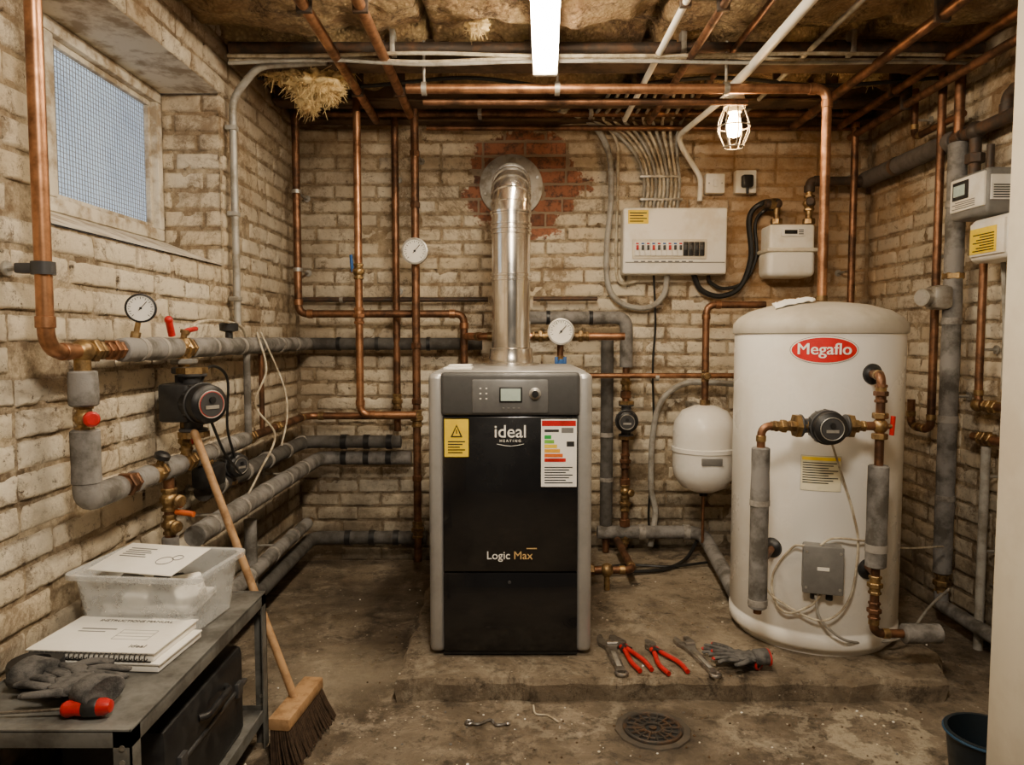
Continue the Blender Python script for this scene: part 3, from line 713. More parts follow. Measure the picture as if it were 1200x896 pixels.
for k in range(4):o.cyl((-.9+k*.13,3.86,.17),(-.87+k*.13,3.86,.17),.041,BLK)
clip(o,(-1.08,3.0,.17),(XL,3.0,.17),.02);clip(o,(-1.08,3.6,.17),(XL,3.6,.17),.02);o.done()
o=Ob('lagged_floor_pipe');o.tube([(-1.06,2.62,.29),(-1.06,3.70,.29)],.030,FOAM,seg=18);o.cyl((-1.06,3.70,.29),(-1.06,3.76,.29),.018,BRASS);clip(o,(-1.06,3.3,.29),(XL,3.3,.29),.02);clip(o,(-1.06,2.8,.29),(XL,2.8,.29),.02)
for k in range(3):o.cyl((-1.06,2.85+.3*k,.29),(-1.06,2.87+.3*k,.29),.034,TAPE)
o.done()
o=Ob('electrical_conduit');o.tube([(-.75,3.0,ZC-.11),(-1.03,3.02,ZC-.12),(-1.15,3.05,ZC-.24),(-1.15,3.05,1.28)],.015,COND,bend=.12)
for z in(2.1,1.75,1.4):o.box((XL+.002,3.03,z),(-1.133,3.07,z+.02),COND,.004)
o.done()
cable('thermostat_cable',[(-1.07,3.05,1.27),(-1.0,2.95,1.12),(-1.03,2.9,.98),(-.97,2.95,.85),(-1.0,2.85,.72),(-1.04,2.8,.62)],.0042,CABW)
cable('thermostat_cable',[(-1.07,3.1,1.27),(-.98,3.1,1.05),(-.95,3.05,.92),(-.96,3.0,.8)],.004,CABW)
cable('pump_flex_cable',[(-1.09,2.44,1.26),(-1.08,2.5,1.30),(-1.08,2.7,1.31),(-1.08,2.9,1.29),(-1.09,3.0,1.22)],.006,CABW)
cable('pump_flex_cable',[(-1.0,2.40,.97),(-.98,2.45,.86),(-1.0,2.6,.78),(-1.02,2.7,.74)],.005,CABB)
cable('pump_flex_cable',[(-1.02,2.36,1.09),(-1.04,2.5,1.15),(-1.03,2.62,1.10),(-1.05,2.66,.92),(-1.04,2.7,.8)],.005,CABB)

# ================= BACK WALL PIPEWORK
def B(px,py,Y=3.85):return at(px,py,Y)
P=snap([B(349,132,3.85),B(349,368,3.85),B(543,371,3.75),B(543,432,3.75)])
P=[V((P[0].x,3.80,ZC-.03)),V((P[0].x,3.80,P[2].z)),V((P[2].x,3.80,P[2].z)),V((P[2].x,3.80,B(543,432,3.8).z))]
pipe('copper_pipe',P,.020,COPD,.05,COP,[(V((P[0].x,3.80,z)),V((P[0].x,YB,z)),(0,0,1)) for z in(2.0,1.6)])
o=Ob('copper_pipe');x=B(420,300,3.6).x;ze=B(420,486,3.6).z
o.tube([(x,3.6,ZC-.03),(x,3.6,ze),(B(488,486,3.6).x,3.6,ze)],.019,COP,bend=.05,sleeve=COP,seg=16)
valve(o,(x,3.6,B(420,318,3.6).z),(0,0,1),.019,(-.5,-1,0),BLU,True)
union(o,(x,3.6,B(420,370,3.6).z),(0,0,1),.0195,COP)
o.done()
o=Ob('copper_pipe');x=B(464,300,3.88).x;o.tube([(x,3.88,ZC-.03),(x,3.88,B(464,505,3.88).z)],.019,COPD,seg=14);clip(o,(x,3.88,2.1),(x,YB,2.1),.02);clip(o,(x,3.88,1.5),(x,YB,1.5),.02);union(o,(x,3.88,B(464,470,3.88).z),(0,0,1),.02);o.done()
o=Ob('copper_pipe');x=B(487,300,3.72).x;o.tube([(x,3.72,ZC-.03),(x,3.72,.085)],.0205,COPD,seg=14)
for py in(180,240,405,470,560):nut(o,(x,3.72,B(487,py,3.72).z),(0,0,1),.027,.03,COPD)
union(o,(x,3.72,B(487,490,3.72).z),(0,0,1),.022);union(o,(x,3.72,B(487,620,3.72).z),(0,0,1),.022)
clip(o,(x,3.72,2.2),(x,YB,2.2),.02);o.done()
o=Ob('temperature_gauge');g=B(486,294,3.66);gauge(o,(g.x,3.66,g.z),.066,(0,-1,0),(g.x,3.70,g.z),GALV);o.done()
pipe('iron_pipe',[B(352,351,3.95),B(572,351,3.95)],.013,IRON,0,None,[(B(400,351,3.95),V((B(400,351,3.95).x,YB,B(400,351,3.95).z)),(1,0,0))])
pipe('iron_pipe',[B(625,350,3.95),B(700,350,3.95)],.012,IRON,0)
o=Ob('water_meter_pipe');z=B(600,394,3.62).z
o.tube([(B(545,394,3.8).x,3.80,z),(B(565,394,3.62).x,3.62,z),(B(732,394,3.62).x,3.62,z)],.019,COP,bend=.05,sleeve=BRASS)
c=B(657,389,3.60);o.lathe([(.045,-.06),(.05,-.03),(.06,0),(.064,.02)],(c.x,3.60,c.z),(0,-1,.15),BRASS,24);gauge(o,(c.x,3.575,c.z+.002),.066,(0,-1,.12),None,GALV)
union(o,(c.x-.10,3.62,z),(1,0,0),.02);union(o,(c.x+.10,3.62,z),(1,0,0),.02)
o.cyl((c.x,3.62,z),(c.x,3.62,1.0),.016,COPD);valve(o,(c.x,3.60,B(657,425,3.6).z),(0,0,1),.017,(0,-1,0),BLU,False)
for px in(652,662):p=B(px,425,3.53);o.box(p-V((.008,.004,.03)),p+V((.008,.004,.03)),BLU,.003)
o.done()
o=Ob('lagged_boiler_pipe');z=B(650,372,3.86).z;x=B(734,400,3.86).x
o.tube([(B(612,372,3.86).x,3.86,z),(x,3.86,z),(x,3.86,B(734,430,3.86).z)],.034,FOAM,bend=.06,seg=18)
o.tube([(x,3.86,B(734,425,3.86).z),(x,3.86,.12)],.019,COPD)
for py in(448,540,590,628):union(o,(x,3.86,B(734,py,3.86).z),(0,0,1),.02,COPD if py in(540,) else BRASS)
for py in(462,565,612):nut(o,(x,3.86,B(734,py,3.86).z),(0,0,1),.03,.04,COPD)
c=B(735,492,3.84);pump(o,(x,3.84,c.z),(0,0,1),(-.1,-1,0),.058,DGR)
valve(o,(x,3.85,B(734,575,3.86).z),(0,0,1),.018,(0.5,-1,0),BRASS,False)
for px in(640,690):xx=B(px,372,3.86).x;o.cyl((xx,3.86,z),(xx+.02,3.86,z),.038,BLK)
o.done()
o=Ob('lagged_boiler_pipe');x=B(711,500,3.88).x;lag(o,(x,3.88,B(711,398,3.88).z),(x,3.88,.17),.034,FOAMD,.3);o.cyl((x,3.88,.19),(x,3.88,.085),.018,COPD);clip(o,(x,3.88,.9),(x,YB,.9),.02);o.done()
pipe('copper_pipe',[B(680,440,3.75),B(862,443,3.75)],.014,COP,0,None,[(B(770,442,3.75),V((B(770,442,3.75).x,YB,B(770,442,3.75).z)),(1,0,0))])
o=Ob('lagged_floor_pipe');z=.20;a=B(700,641,3.86).x
o.tube([(a,3.86,z),(B(822,641,3.86).x,3.86,z),(atZ(888,716,.16).x-.02,3.02,.15)],.035,FOAM,bend=.10,seg=18)
for px in(748,800):xx=B(px,641,3.86).x;o.cyl((xx,3.86,z),(xx+.035,3.86,z),.041,TAPE)
o.done()
o=Ob('copper_pipe');z=.115;o.tube([(.30,3.3,z+.06),(.42,3.3,z+.06),(.56,3.3,z+.06),(.56,3.80,z+.06)],.018,COPD,bend=.04,sleeve=BRASS)
nut(o,(.36,3.3,z+.06),(1,0,0),.03,.04);o.ball((.44,3.3,z+.06),.032,BRASS);o.cyl((.44,3.3,z+.06),(.44,3.3,.081),.014,BRASS);o.done()
cable('floor_cable',[(.32,3.45,.11),(.55,3.5,.10),(.75,3.55,.095),(.9,3.7,.10),(1.0,3.85,.16)],.010,CABB)
cable('floor_cable',[(.32,3.55,.10),(.6,3.62,.095),(.8,3.6,.095),(1.0,3.65,.10)],.007,CABB)
zc2=B(600,133,3.84).z
o=Ob('copper_pipe');x2=B(1003,132,3.84).x
o.tube([(XL+.1,3.84,zc2),(x2,3.84,zc2),(x2,3.84,.9)],.018,COPD,bend=.05,sleeve=COP)
for z in(2.1,1.6,1.3):clip(o,(x2,3.84,z),(x2,YB,z),.02)
for px in(480,560,690,860,950):xx=B(px,132,3.84).x;o.box((xx,3.80,zc2-.02),(xx+.02,3.88,zc2+.06),GALV,.003)
o.done()
pipe('copper_pipe',[B(500,150,3.92),B(1010,148,3.92)],.014,COPD,0)
o=Ob('copper_pipe');z=at(700,104,3.0).z;xe=at(967,200,3.0).x;xs=at(476,104,3.0).x
o.tube([(xs,3.0,z),(xe,3.0,z),(xe,3.0,1.37)],.0195,COP,bend=.05,sleeve=COP,seg=18)
o.tube([(xs+.06,3.07,z-.03),(xe-.3,3.07,z-.03)],.014,COPD)
o.lathe([(.03,1.375),(.03,1.395),(.022,1.40),(.022,1.42)],(xe,3.0,0),(0,0,1),BRASS)
for px in(494,650,848):xx=at(px,100,3.0).x;o.cyl((xx,3.0,z),(xx+.02,3.0,z),.027,GALV);o.cyl((xx+.01,3.0,z),(xx+.01,3.0,ZC-.03),.006,GALV)
o.done()
def crun(name,px,r,mat,z=2.385,ye=3.82,y0_=1.4):
    a=atZ(px,0,z);x=a.x;o=Ob(name);o.tube([(x,y0_,z),(x,ye,z)],r,mat,seg=14)
    for yy in(1.9,2.5,3.35):o.box((x-r-.006,yy,z-r-.003),(x+r+.006,yy+.018,ZC+.005),IRON,.002)
    o.done()
crun('copper_pipe',352,.020,COP,2.36,3.80);crun('copper_pipe',419,.020,COP,2.36,3.72)
crun('electrical_conduit',805,.013,WPL,2.37);crun('copper_pipe',852,.015,COPD,2.36)
crun('copper_pipe',1128,.020,COPD,2.33,3.80);crun('copper_pipe',1215,.018,COPD,2.36,3.9);crun('copper_pipe',1270,.018,COPD,2.30,3.9)
crun('copper_pipe',905,.012,COPD,2.40,3.9);crun('electrical_conduit',1010,.010,CAB,2.40,3.9)
lamp=at(860,146,3.15)
o=Ob('caged_bulkhead_lamp');zc=2.33;a=atZ(950,0,zc)
o.tube([(a.x,1.5,zc),(a.x,2.97,zc),(lamp.x,3.15,zc-.01)],.019,WPL,bend=.05,seg=16)
o.tube([(lamp.x,3.15,zc-.02),(lamp.x,3.3,zc-.02),(lamp.x-.08,3.90,zc-.03),(B(822,200,3.93).x,3.94,2.1),(B(820,235,3.95).x,3.95,1.98)],.014,WPL,bend=.1)
lz=lamp.z
o.lathe([(.02,.165),(.03,.16),(.045,.10),(.047,.07),(.038,.068),(.03,.05),(.0,.05)],(lamp.x,3.15,lz),(0,0,1),WPL,24)
o.cyl((lamp.x,3.15,lz+.15),(lamp.x,3.15,zc),.018,WPL)
prof=[(.042,.075),(.066,.01),(.068,-.03),(.040,-.095)]
for k in range(8):
    q_=k*math.pi/4;o.tube([V((lamp.x+r*math.cos(q_),3.15+r*math.sin(q_),lz+h)) for r,h in prof],.0026,GALV,bend=.01,seg=6)
for r,h in((.068,-.01),(.042,.072),(.041,-.095)):o.ring((lamp.x,3.15,lz+h),(0,0,1),r,.003,GALV)
o.done()
o=Ob('light_bulb');o.lathe([(.012,.055),(.018,.04),(.030,.005),(.033,-.02),(.024,-.048),(0,-.056)],(lamp.x,3.15,lz),(0,0,1),BULB,20);o.done()
# fluorescent
o=Ob('fluorescent_batten_light');e1=at(638,90,3.0);a=V((e1.x,2.93,0));b_=V((e1.x-.055,1.70,0))
L=(b_-a).length;ex=(b_-a)/L;ey=V((0,0,1));zl=at(638,90,2.93).z
o.M=frame(V((a.x,a.y,zl+.035)),ey.cross(ex),ey)
wd=.048
o.box((-wd,.01,0),(wd,ZC-zl-.04,L),WPL,.006);o.box((-wd-.002,-.035,-.006),(wd+.002,.03,.02),WPL,.008);o.box((-wd-.002,-.035,L-.03),(wd+.002,.03,L),WPL,.008)
pts=[(wd*math.cos(t_),-.035*math.sin(t_)+.008,.02) for t_ in [math.pi*i/12 for i in range(13)]]
o.poly(pts,(0,0,L-.05),TUBE);o.M=Matrix.Identity(4);o.done()
# insulation tufts
def tuft(items):
    o=Ob('mineral_wool_tuft')
    for (px,py,Y,r) in items:
        c=at(px,py,Y);o.ball(c,r*.8,INSU,(1.25,1,.75),seg=34,rings=22,nz=.8)
        for k in range(int(230*r/.08)):
            d=V((random.gauss(0,1),random.gauss(0,1),random.gauss(-.25,.8))).normalized();p0=c+d*r*.55*random.random()
            L=r*random.uniform(.4,.85);m1=p0+d*L*.5+V((random.gauss(0,r*.18),random.gauss(0,r*.18),random.gauss(0,r*.15)));e=p0+d*L+V((random.gauss(0,r*.2),random.gauss(0,r*.2),-abs(random.gauss(0,r*.3))))
            o.tube([p0,m1,e],random.uniform(.002,.005),INSU,bend=r*.2,seg=4,taper=.3)
    o.done(180)
tuft([(368,94,3.2,.10),(345,84,3.2,.085),(392,88,3.2,.07),(362,122,3.25,.05),(322,70,3.2,.08),(405,76,3.2,.05),(298,60,3.2,.06),(385,108,3.22,.06)])
tuft([(560,30,2.85,.04),(530,74,3.3,.04)]);tuft([(1020,84,3.4,.05),(985,76,3.3,.04)])
for k,(z,yy) in enumerate(((2.355,2.975),(2.34,2.965),(2.365,2.955))):
    cable('ceiling_cable',[(XL+.05,yy,z)]+[(XL+.05+.38*i,yy-.01,z+.02*noise.noise(V((i*.7,k,0)))) for i in range(1,8)]+[(XR-.05,yy,z)],.0075,(CABW,CAB,CABW)[k])
cable('ceiling_cable',[(XL+.05,3.3,2.40),(-.7,3.32,2.37),(-.2,3.3,2.40),(.3,3.35,2.37),(.9,3.3,2.40),(1.4,3.34,2.38),(XR-.04,3.3,2.40)],.009,CABB)
# ================= FUSE BOARD
o=Ob('consumer_unit');Yc=3.88;a=at(730,321,Yc);b_=at(853,243,Yc)
o.box((a.x,Yc,a.z),(b_.x,3.99,b_.z),WPL,.012,seg=3)
c=at(741,303,Yc-.01);d=at(829,280,Yc-.01);o.box((c.x,Yc-.008,c.z),(d.x,Yc+.01,d.z),CREAM,.004)
n=13
for i in range(n):
    x0=c.x+.012+(d.x-c.x-.024)*i/n;w=(d.x-c.x-.024)/n-.003;dk=i>=9
    o.box((x0,Yc-.016,c.z+.015),(x0+w,Yc,d.z-.015),BLK if dk else PAPER,.002)
    o.box((x0+w*.25,Yc-.026,c.z+.045),(x0+w*.75,Yc-.014,c.z+.07),DGR if (i%3 or dk) else RED,.002)
    if not dk:o.box((x0+w*.2,Yc-.0175,d.z-.028),(x0+w*.8,Yc-.0155,d.z-.02),BLU if i%2 else RED)
z1_=c.z-.014;o.box((a.x+.012,Yc-.004,z1_-.006),(b_.x-.012,Yc+.002,z1_-.002),MGR)
plate(o,(736,262),(760,246),Yc-.001,YEL)
for k in range(4):plate(o,(738,250+3.2*k),(758-(k%2)*4,248.8+3.2*k),Yc-.0035,INK,.0008)
for i in range(9):plate(o,(743+8*i,307.5),(748+8*i,305.5),Yc-.001,INKG,.001)
o.done()
o=Ob('light_switch');a=B(827,226,3.95);b_=B(850,203,3.95);o.box((a.x,3.95,a.z),(b_.x,3.998,b_.z),WPL,.006);c=(a+b_)/2;o.box((c.x-.012,3.942,c.z-.02),(c.x+.012,3.952,c.z+.02),WPL,.003)
for s in(-1,1):o.cyl((c.x+s*.035,3.95,c.z),(c.x+s*.035,3.947,c.z),.004,GALV)
o.done()
o=Ob('wall_socket');a=B(862,226,3.95);b_=B(887,199,3.95);o.box((a.x,3.95,a.z),(b_.x,3.998,b_.z),WPL,.006);c=(a+b_)/2
o.box((c.x-.03,3.91,c.z-.035),(c.x+.03,3.952,c.z+.03),BLK,.01);o.cyl((c.x,3.925,c.z-.03),(c.x,3.925,c.z-.07),.007,BLK);o.done()
o=Ob('cable_bundle')
for i in range(10):
    Yk=3.965-.008*(i%2);x0=752+4.6*i;top=690+11.5*i
    pts=[B(x0,246,Yk),B(x0+3,215,Yk),B(x0+1-(10-i)*.6,185,Yk),B((x0*.55+top*.45),158,Yk),B(top+6,140,Yk-.05),at(top+14,126,3.75),at(top+30-i,100,3.45)]
    o.tube(spline(pts,7),.0085,CABW if i%3 else CAB,seg=8)
for py,wd_ in((232,50),(205,46)):
    a=B(750,py,3.95);b_=B(750+wd_,py+3,3.95);o.box((a.x,3.945,b_.z),(b_.x,3.99,a.z),GALV,.002)
o.done()
cable('armoured_cable',[at(655,128,3.8),B(690,142,3.95),B(712,175,3.95),B(716,230,3.95),B(711,290,3.95),B(713,335,3.95),B(730,356,3.95),B(760,360,3.95),B(778,345,3.95),B(782,320,3.95)],.016,CAB,10)
cable('armoured_cable',[B(640,150,3.96),B(700,145,3.97),B(722,165,3.97),B(724,205,3.97),B(722,300,3.97),B(726,330,3.96),B(745,330,3.96)],.008,CABW)
cable('meter_tail_cable',[at(912,237,3.84),B(893,238,3.93),B(878,255,3.95),B(880,300,3.95),B(868,335,3.95),B(845,347,3.95),B(822,340,3.95),B(812,320,3.95)],.015,CABB,10)
cable('meter_tail_cable',[at(912,245,3.86),B(897,246,3.96),B(885,262,3.965),B(886,300,3.965),B(872,330,3.96),B(848,338,3.96),B(832,330,3.96),B(830,318,3.96)],.010,CABB,10)
cable('thin_cable',[B(766,320,3.97),B(768,380,3.98),B(765,430,3.98),B(766,520,3.98),B(760,600,3.98),B(764,640,3.98)],.006,CABB)
cable('vessel_flex_hose',[B(862,450,3.9),B(830,448,3.93),B(800,450,3.95),B(775,470,3.95),B(765,510,3.95),B(763,570,3.95),B(768,600,3.95),B(762,640,3.9)],.016,CAB,8)
# ================= METER ON BACK WALL
o=Ob('gas_meter');Ym=3.80;a=at(900,324,Ym);b_=at(957,292,Ym);c=at(957,262,Ym)
o.box((a.x,Ym,a.z),(b_.x,3.97,b_.z),WPL,.03,seg=4);o.box((a.x+.01,Ym+.01,b_.z-.01),(b_.x-.005,3.96,c.z),WPL,.015,seg=3)
o.box((a.x-.008,Ym-.008,b_.z-.012),(b_.x+.008,3.98,b_.z+.008),CREAM,.006)
d=at(930,272,Ym);o.box((d.x-.06,Ym+.002,d.z-.02),(d.x+.06,Ym+.012,d.z+.022),PAPER,.002);o.box((d.x-.045,Ym-.001,d.z-.008),(d.x+.02,Ym+.005,d.z+.012),BLK)
for k in range(3):o.box((d.x+.028,Ym-.0005,d.z-.010+.01*k),(d.x+.052,Ym+.003,d.z-.006+.01*k),INK)
e=at(912,238,3.84);g=at(950,238,3.84)
o.cyl((e.x,3.86,c.z-.01),(e.x,3.86,e.z),.016,BRASS);nut(o,(e.x,3.86,c.z+.02),(0,0,1),.03,.03);o.ball((e.x,3.86,e.z),.028,IRON)
o.cyl((e.x,3.86,e.z),(e.x-.06,3.86,e.z),.02,IRON);nut(o,(e.x-.02,3.86,e.z),(1,0,0),.03,.03,BRASS)
o.cyl((g.x,3.86,c.z-.01),(g.x,3.86,at(950,220,3.86).z),.017,BRASS);nut(o,(g.x,3.86,c.z+.02),(0,0,1),.032,.03);valve(o,(g.x,3.86,at(950,238,3.86).z),(0,0,1),.02,(-.3,-1,0),IRON,False)
zz=at(950,212,3.86).z
o.tube([(g.x,3.86,at(950,225,3.86).z),(g.x,3.86,zz),(XR-.11,3.86,zz)],.023,IRON,bend=.05,sleeve=IRON,seg=16)
o.done()
# ================= EXPANSION VESSEL
o=Ob('expansion_vessel');Yv=3.66;c=at(825,524,Yv);r=at(861,524,Yv).x-c.x
zt3=at(825,474,Yv).z;zb3=at(825,576,Yv).z;h=zt3-zb3
o.lathe([(0,0),(r*.35,.004),(r*.72,.03),(r*.95,.085),(r,.13),(r,h*.47),(r+.006,h*.475),(r+.006,h*.52),(r,h*.525),(r,h-.13),(r*.95,h-.085),(r*.72,h-.03),(r*.35,h-.004),(0,h)],(c.x,Yv,zb3),(0,0,1),WHT,48)
o.box((c.x-.05,Yv-r-.004,zb3+h*.36),(c.x+.05,Yv-r+.012,zb3+h*.44),MGR,.002)
nut(o,(c.x,Yv,zt3+.01),(0,0,1),.026,.03);zz=at(825,357,Yv).z;xx=at(897,357,Yv).x
o.tube([(c.x,Yv,zt3),(c.x,Yv,zz),(xx,Yv,zz)],.018,COPD,bend=.05,sleeve=COP);o.box((c.x-.02,Yv+.02,zt3-.04),(c.x+.02,YB-.002,zt3-.01),GALV,.003)
valve(o,(c.x,Yv,at(825,440,Yv).z),(0,0,1),.015,(0,-1,0),BRASS,False)
o.cyl((c.x,Yv,zb3),(c.x,Yv,zb3-.02),.02,BLK);o.cyl((c.x,Yv,zb3),(c.x,Yv,.2),.008,COPD)
o.done()

# ================= RIGHT WALL
xr=1.85
o=Ob('iron_gas_pipe');z=2.08
o.tube([(XR-.07,3.97,z),(XR-.07,2.45,z)],.026,IRON,seg=16)
lag(o,(XR-.07,3.9,z),(XR-.07,3.12,z),.042,MT('iron_lag',(.10,.085,.075),.8,0,(.06,.05,.04),9,bmp=.3),.5,IRON)
nut(o,(XR-.07,3.07,z),(0,1,0),.045,.05,IRON);o.ball((XR-.07,2.98,z),.038,IRON);o.cyl((XR-.07,2.98,z),(XR-.07,2.98,1.86),.022,IRON);nut(o,(XR-.07,2.98,1.97),(0,0,1),.036,.04,IRON)
for yy in(2.7,3.6):clip(o,(XR-.07,yy,z),(XR,yy,z),.03)
o.tube([(XR-.07,2.80,z),(XR-.07,2.80,z+.09),(XR-.07,2.3,z+.09)],.022,IRON,bend=.05,sleeve=IRON)
o.done()
o=Ob('lagged_pipe');y=1.86*858/521.
lag(o,(xr,y,atX(1121,168,xr).z),(xr,y,atX(1120,680,xr).z),.037,FOAM,.4)
o.tube([(xr,y,ZC-.03),(xr,y,atX(1120,160,xr).z)],.02,COPD)
o.cyl((xr,y,.10),(xr,y,.36),.02,BRASS);union(o,(xr,y,atX(1120,692,xr).z),(0,0,1),.022);o.tube([(xr,y,.16),(xr,y,.10),(xr,y-.6,.10)],.028,FOAM,bend=.05)
p=atX(1106,348,xr-.06);o.box((xr-.10,y-.05,p.z-.05),(xr-.02,y+.04,p.z+.05),GALV,.02);o.cyl((xr-.10,y,p.z),(xr-.14,y-.02,p.z),.035,GALV);union(o,(xr,y,p.z+.09),(0,0,1),.026,BRASS)
clip(o,(xr,y,1.0),(XR,y,1.0),.02);o.done()
o=Ob('copper_pipe');y=3.17;z=atX(1092,503,xr).z
o.tube([(xr-.01,y,ZC-.06),(xr-.01,y,z),(xr-.01,y+.16,z),(xr-.01,y+.16,z+.12)],.017,COPD,bend=.045,sleeve=BRASS);clip(o,(xr-.01,y,1.6),(XR,y,1.6),.02);clip(o,(xr-.01,y,2.1),(XR,y,2.1),.02);o.done()
o=Ob('copper_pipe');y=2.90
o.tube([(xr+.02,y,1.62),(xr+.02,y,.98),(xr+.02,y-.5,.98)],.015,COPD,bend=.04,sleeve=BRASS)
o.tube([(xr+.02,y+.02,.85),(xr+.02,y-.5,.85)],.018,COPD);union(o,(xr+.02,2.84,.85),(0,1,0),.02);union(o,(xr+.02,2.82,.98),(0,1,0),.018);o.ball((xr+.02,y,.98),.028,BRASS)
clip(o,(xr+.02,y,1.2),(XR,y,1.2),.02);o.done()
o=Ob('plastic_waste_pipe');o.tube([(xr+.02,2.84,.82),(xr+.02,2.84,.001)],.017,CAB)
for z in(.7,.4):clip(o,(xr+.02,2.84,z),(XR,2.84,z),.02)
o.done()
o=Ob('copper_pipe');o.tube([(xr+.03,2.74,.80),(xr+.03,2.74,.18),(xr+.03,2.5,.18)],.013,COPD,bend=.03,sleeve=BRASS);union(o,(xr+.03,2.74,.30),(0,0,1),.015);clip(o,(xr+.03,2.74,.6),(XR,2.74,.6),.02);o.done()
o=Ob('copper_pipe');o.tube([(xr+.01,3.42,ZC-.08),(xr+.01,3.42,2.17),(xr+.01,3.05,2.17)],.015,COPD,bend=.04,sleeve=BRASS);clip(o,(xr+.01,3.42,2.25),(XR,3.42,2.25),.02);o.done()
def rbox(o,y0_,y1_,z0_,z1_,x0_,mat,bev):o.box((x0_,y0_,z0_),(XR-.005,y1_,z1_),mat,bev,seg=3)
o=Ob('electricity_meter');Xm=1.77
za=atX(1130,256,Xm).z;zb2=atX(1112,211,Xm).z
rbox(o,2.74,2.97,za,zb2,Xm,MGR,.015);o.box((Xm-.008,2.75,za+.03),(Xm+.01,2.96,zb2-.012),WPL,.006);o.box((Xm-.011,2.84,za+.075),(Xm,2.94,zb2-.025),BLK,.002);o.box((Xm-.012,2.86,za+.09),(Xm-.01,2.93,zb2-.04),LCD)
for k in range(4):o.box((Xm-.010,2.80,za+.04+.008*k),(Xm-.007,2.94-.02*(k%2),za+.043+.008*k),INKG)
o.box((Xm+.012,2.735,za+.05),(XR-.03,2.741,zb2-.03),PAPER)
for k in range(6):o.box((Xm+.02,2.733,za+.056+.009*k),(XR-.05,2.737,za+.060+.009*k),INK)
o.cyl((XR-.06,2.9,zb2),(XR-.06,2.9,zb2+.12),.014,IRON);o.done()
o=Ob('gas_meter');za2=atX(1150,306,Xm).z
rbox(o,2.62,2.86,za2,za-.012,Xm+.01,WPL,.025);o.box((Xm+.002,2.64,za2+.02),(Xm+.03,2.84,za-.03),WPL,.006)
o.box((Xm+.028,2.614,za2+.03),(XR-.015,2.621,za2+.115),YEL)
o.box((Xm-.001,2.68,za2+.03),(Xm+.003,2.83,za2+.125),YEL)
for k in range(7):o.box((Xm+.038,2.612,za2+.037+.010*k),(XR-.03,2.616,za2+.041+.010*k),INK);o.box((Xm-.003,2.69,za2+.038+.010*k),(Xm,2.81-.02*(k%3),za2+.042+.010*k),INK)
o.done()
cable('meter_cable',[(1.88,2.80,za2+.0),(1.89,2.80,za2-.12),(1.90,2.80,za2-.3),(1.90,2.80,1.05)],.009,CAB)
o=Ob('bucket');c=V((1.335,1.97,0));o.lathe([(.085,0),(.09,.01),(.103,.138),(.108,.14),(.108,.146),(.098,.146),(.085,.02),(0,.02)],c,(0,0,1),MT('bucket_blue',(.010,.016,.022),.4),32);o.ring(c+V((0,0,.14)),(0,0,1),.108,.004,MT('bucket_rim',(.015,.05,.10),.4));o.done()

# ================= FLOOR ITEMS
def Z(px,py,z=.08):return atZ(px,py,z)
def ori(o,p,q_,z):
    d=(q_-p);d.z=0;d.normalize();o.M=frame((p.x,p.y,z),d,V((-d.y,d.x,0)));return (q_-p).length
def spanner(name,p,q_,z=.083,s=1.,mat=STEELT):
    o=Ob(name);L=ori(o,p,q_,z);w=.013*s;t=.012
    o.poly([(.02,-w*.8,0),(L-.07*s,-w,0),(L-.05*s,-w*1.9,0),(L-.02*s,-w*2.3,0),(L+.012*s,-w*1.9,0),(L+.012*s,-w*.7,0),(L-.018*s,-w*.7,0),(L-.022*s,w*.75,0),(L-.004*s,w*.8,0),(L+.018*s,w*1.0,0),(L+.005*s,w*2.0,0),(L-.03*s,w*2.2,0),(L-.06*s,w*1.2,0),(.02,w*.8,0)],(0,0,t),mat)
    o.ring((.012,0,t/2),(0,0,1),.013*s,.0065,mat)
    o.cyl((L-.045*s,-w*1.6,t),(L-.045*s,w*.6,t),.007*s,mat)
    o.box((.05,-w*.45,t),(L-.09*s,w*.45,t+.0015),GALV,.001);o.done()
def pliers(name,p,q_,z=.083,hm=RED,open_=.05):
    o=Ob(name);L=ori(o,p,q_,z);pv=L-.06
    for s in(-1,1):
        o.tube(spline([(0,s*open_,.009),(pv*.35,s*open_*1.1,.010),(pv*.75,s*open_*.45,.010),(pv*.95,s*.010,.010)],6),.0085,hm,seg=10)
        o.tube([(pv*.80,s*.016,.010),(pv,-s*.004,.010)],.009,BLK)
        o.poly([(pv-.012,-s*.014,.003),(pv+.02,-s*.022,.003),(L,-s*.006,.003),(L,-s*.0005,.003),(pv,-s*.0005,.003)],(0,0,.016),STEELT)
    o.cyl((pv,0,.002),(pv,0,.024),.012,STEELT);o.done()
spanner('pipe_wrench',Z(729,793),Z(711,750),s=1.45)
pliers('water_pump_pliers',Z(757,789),Z(722,752),open_=.022)
pliers('cutting_pliers',Z(795,792),Z(757,755),open_=.035)
spanner('adjustable_spanner',Z(840,795),Z(799,752),s=1.25)
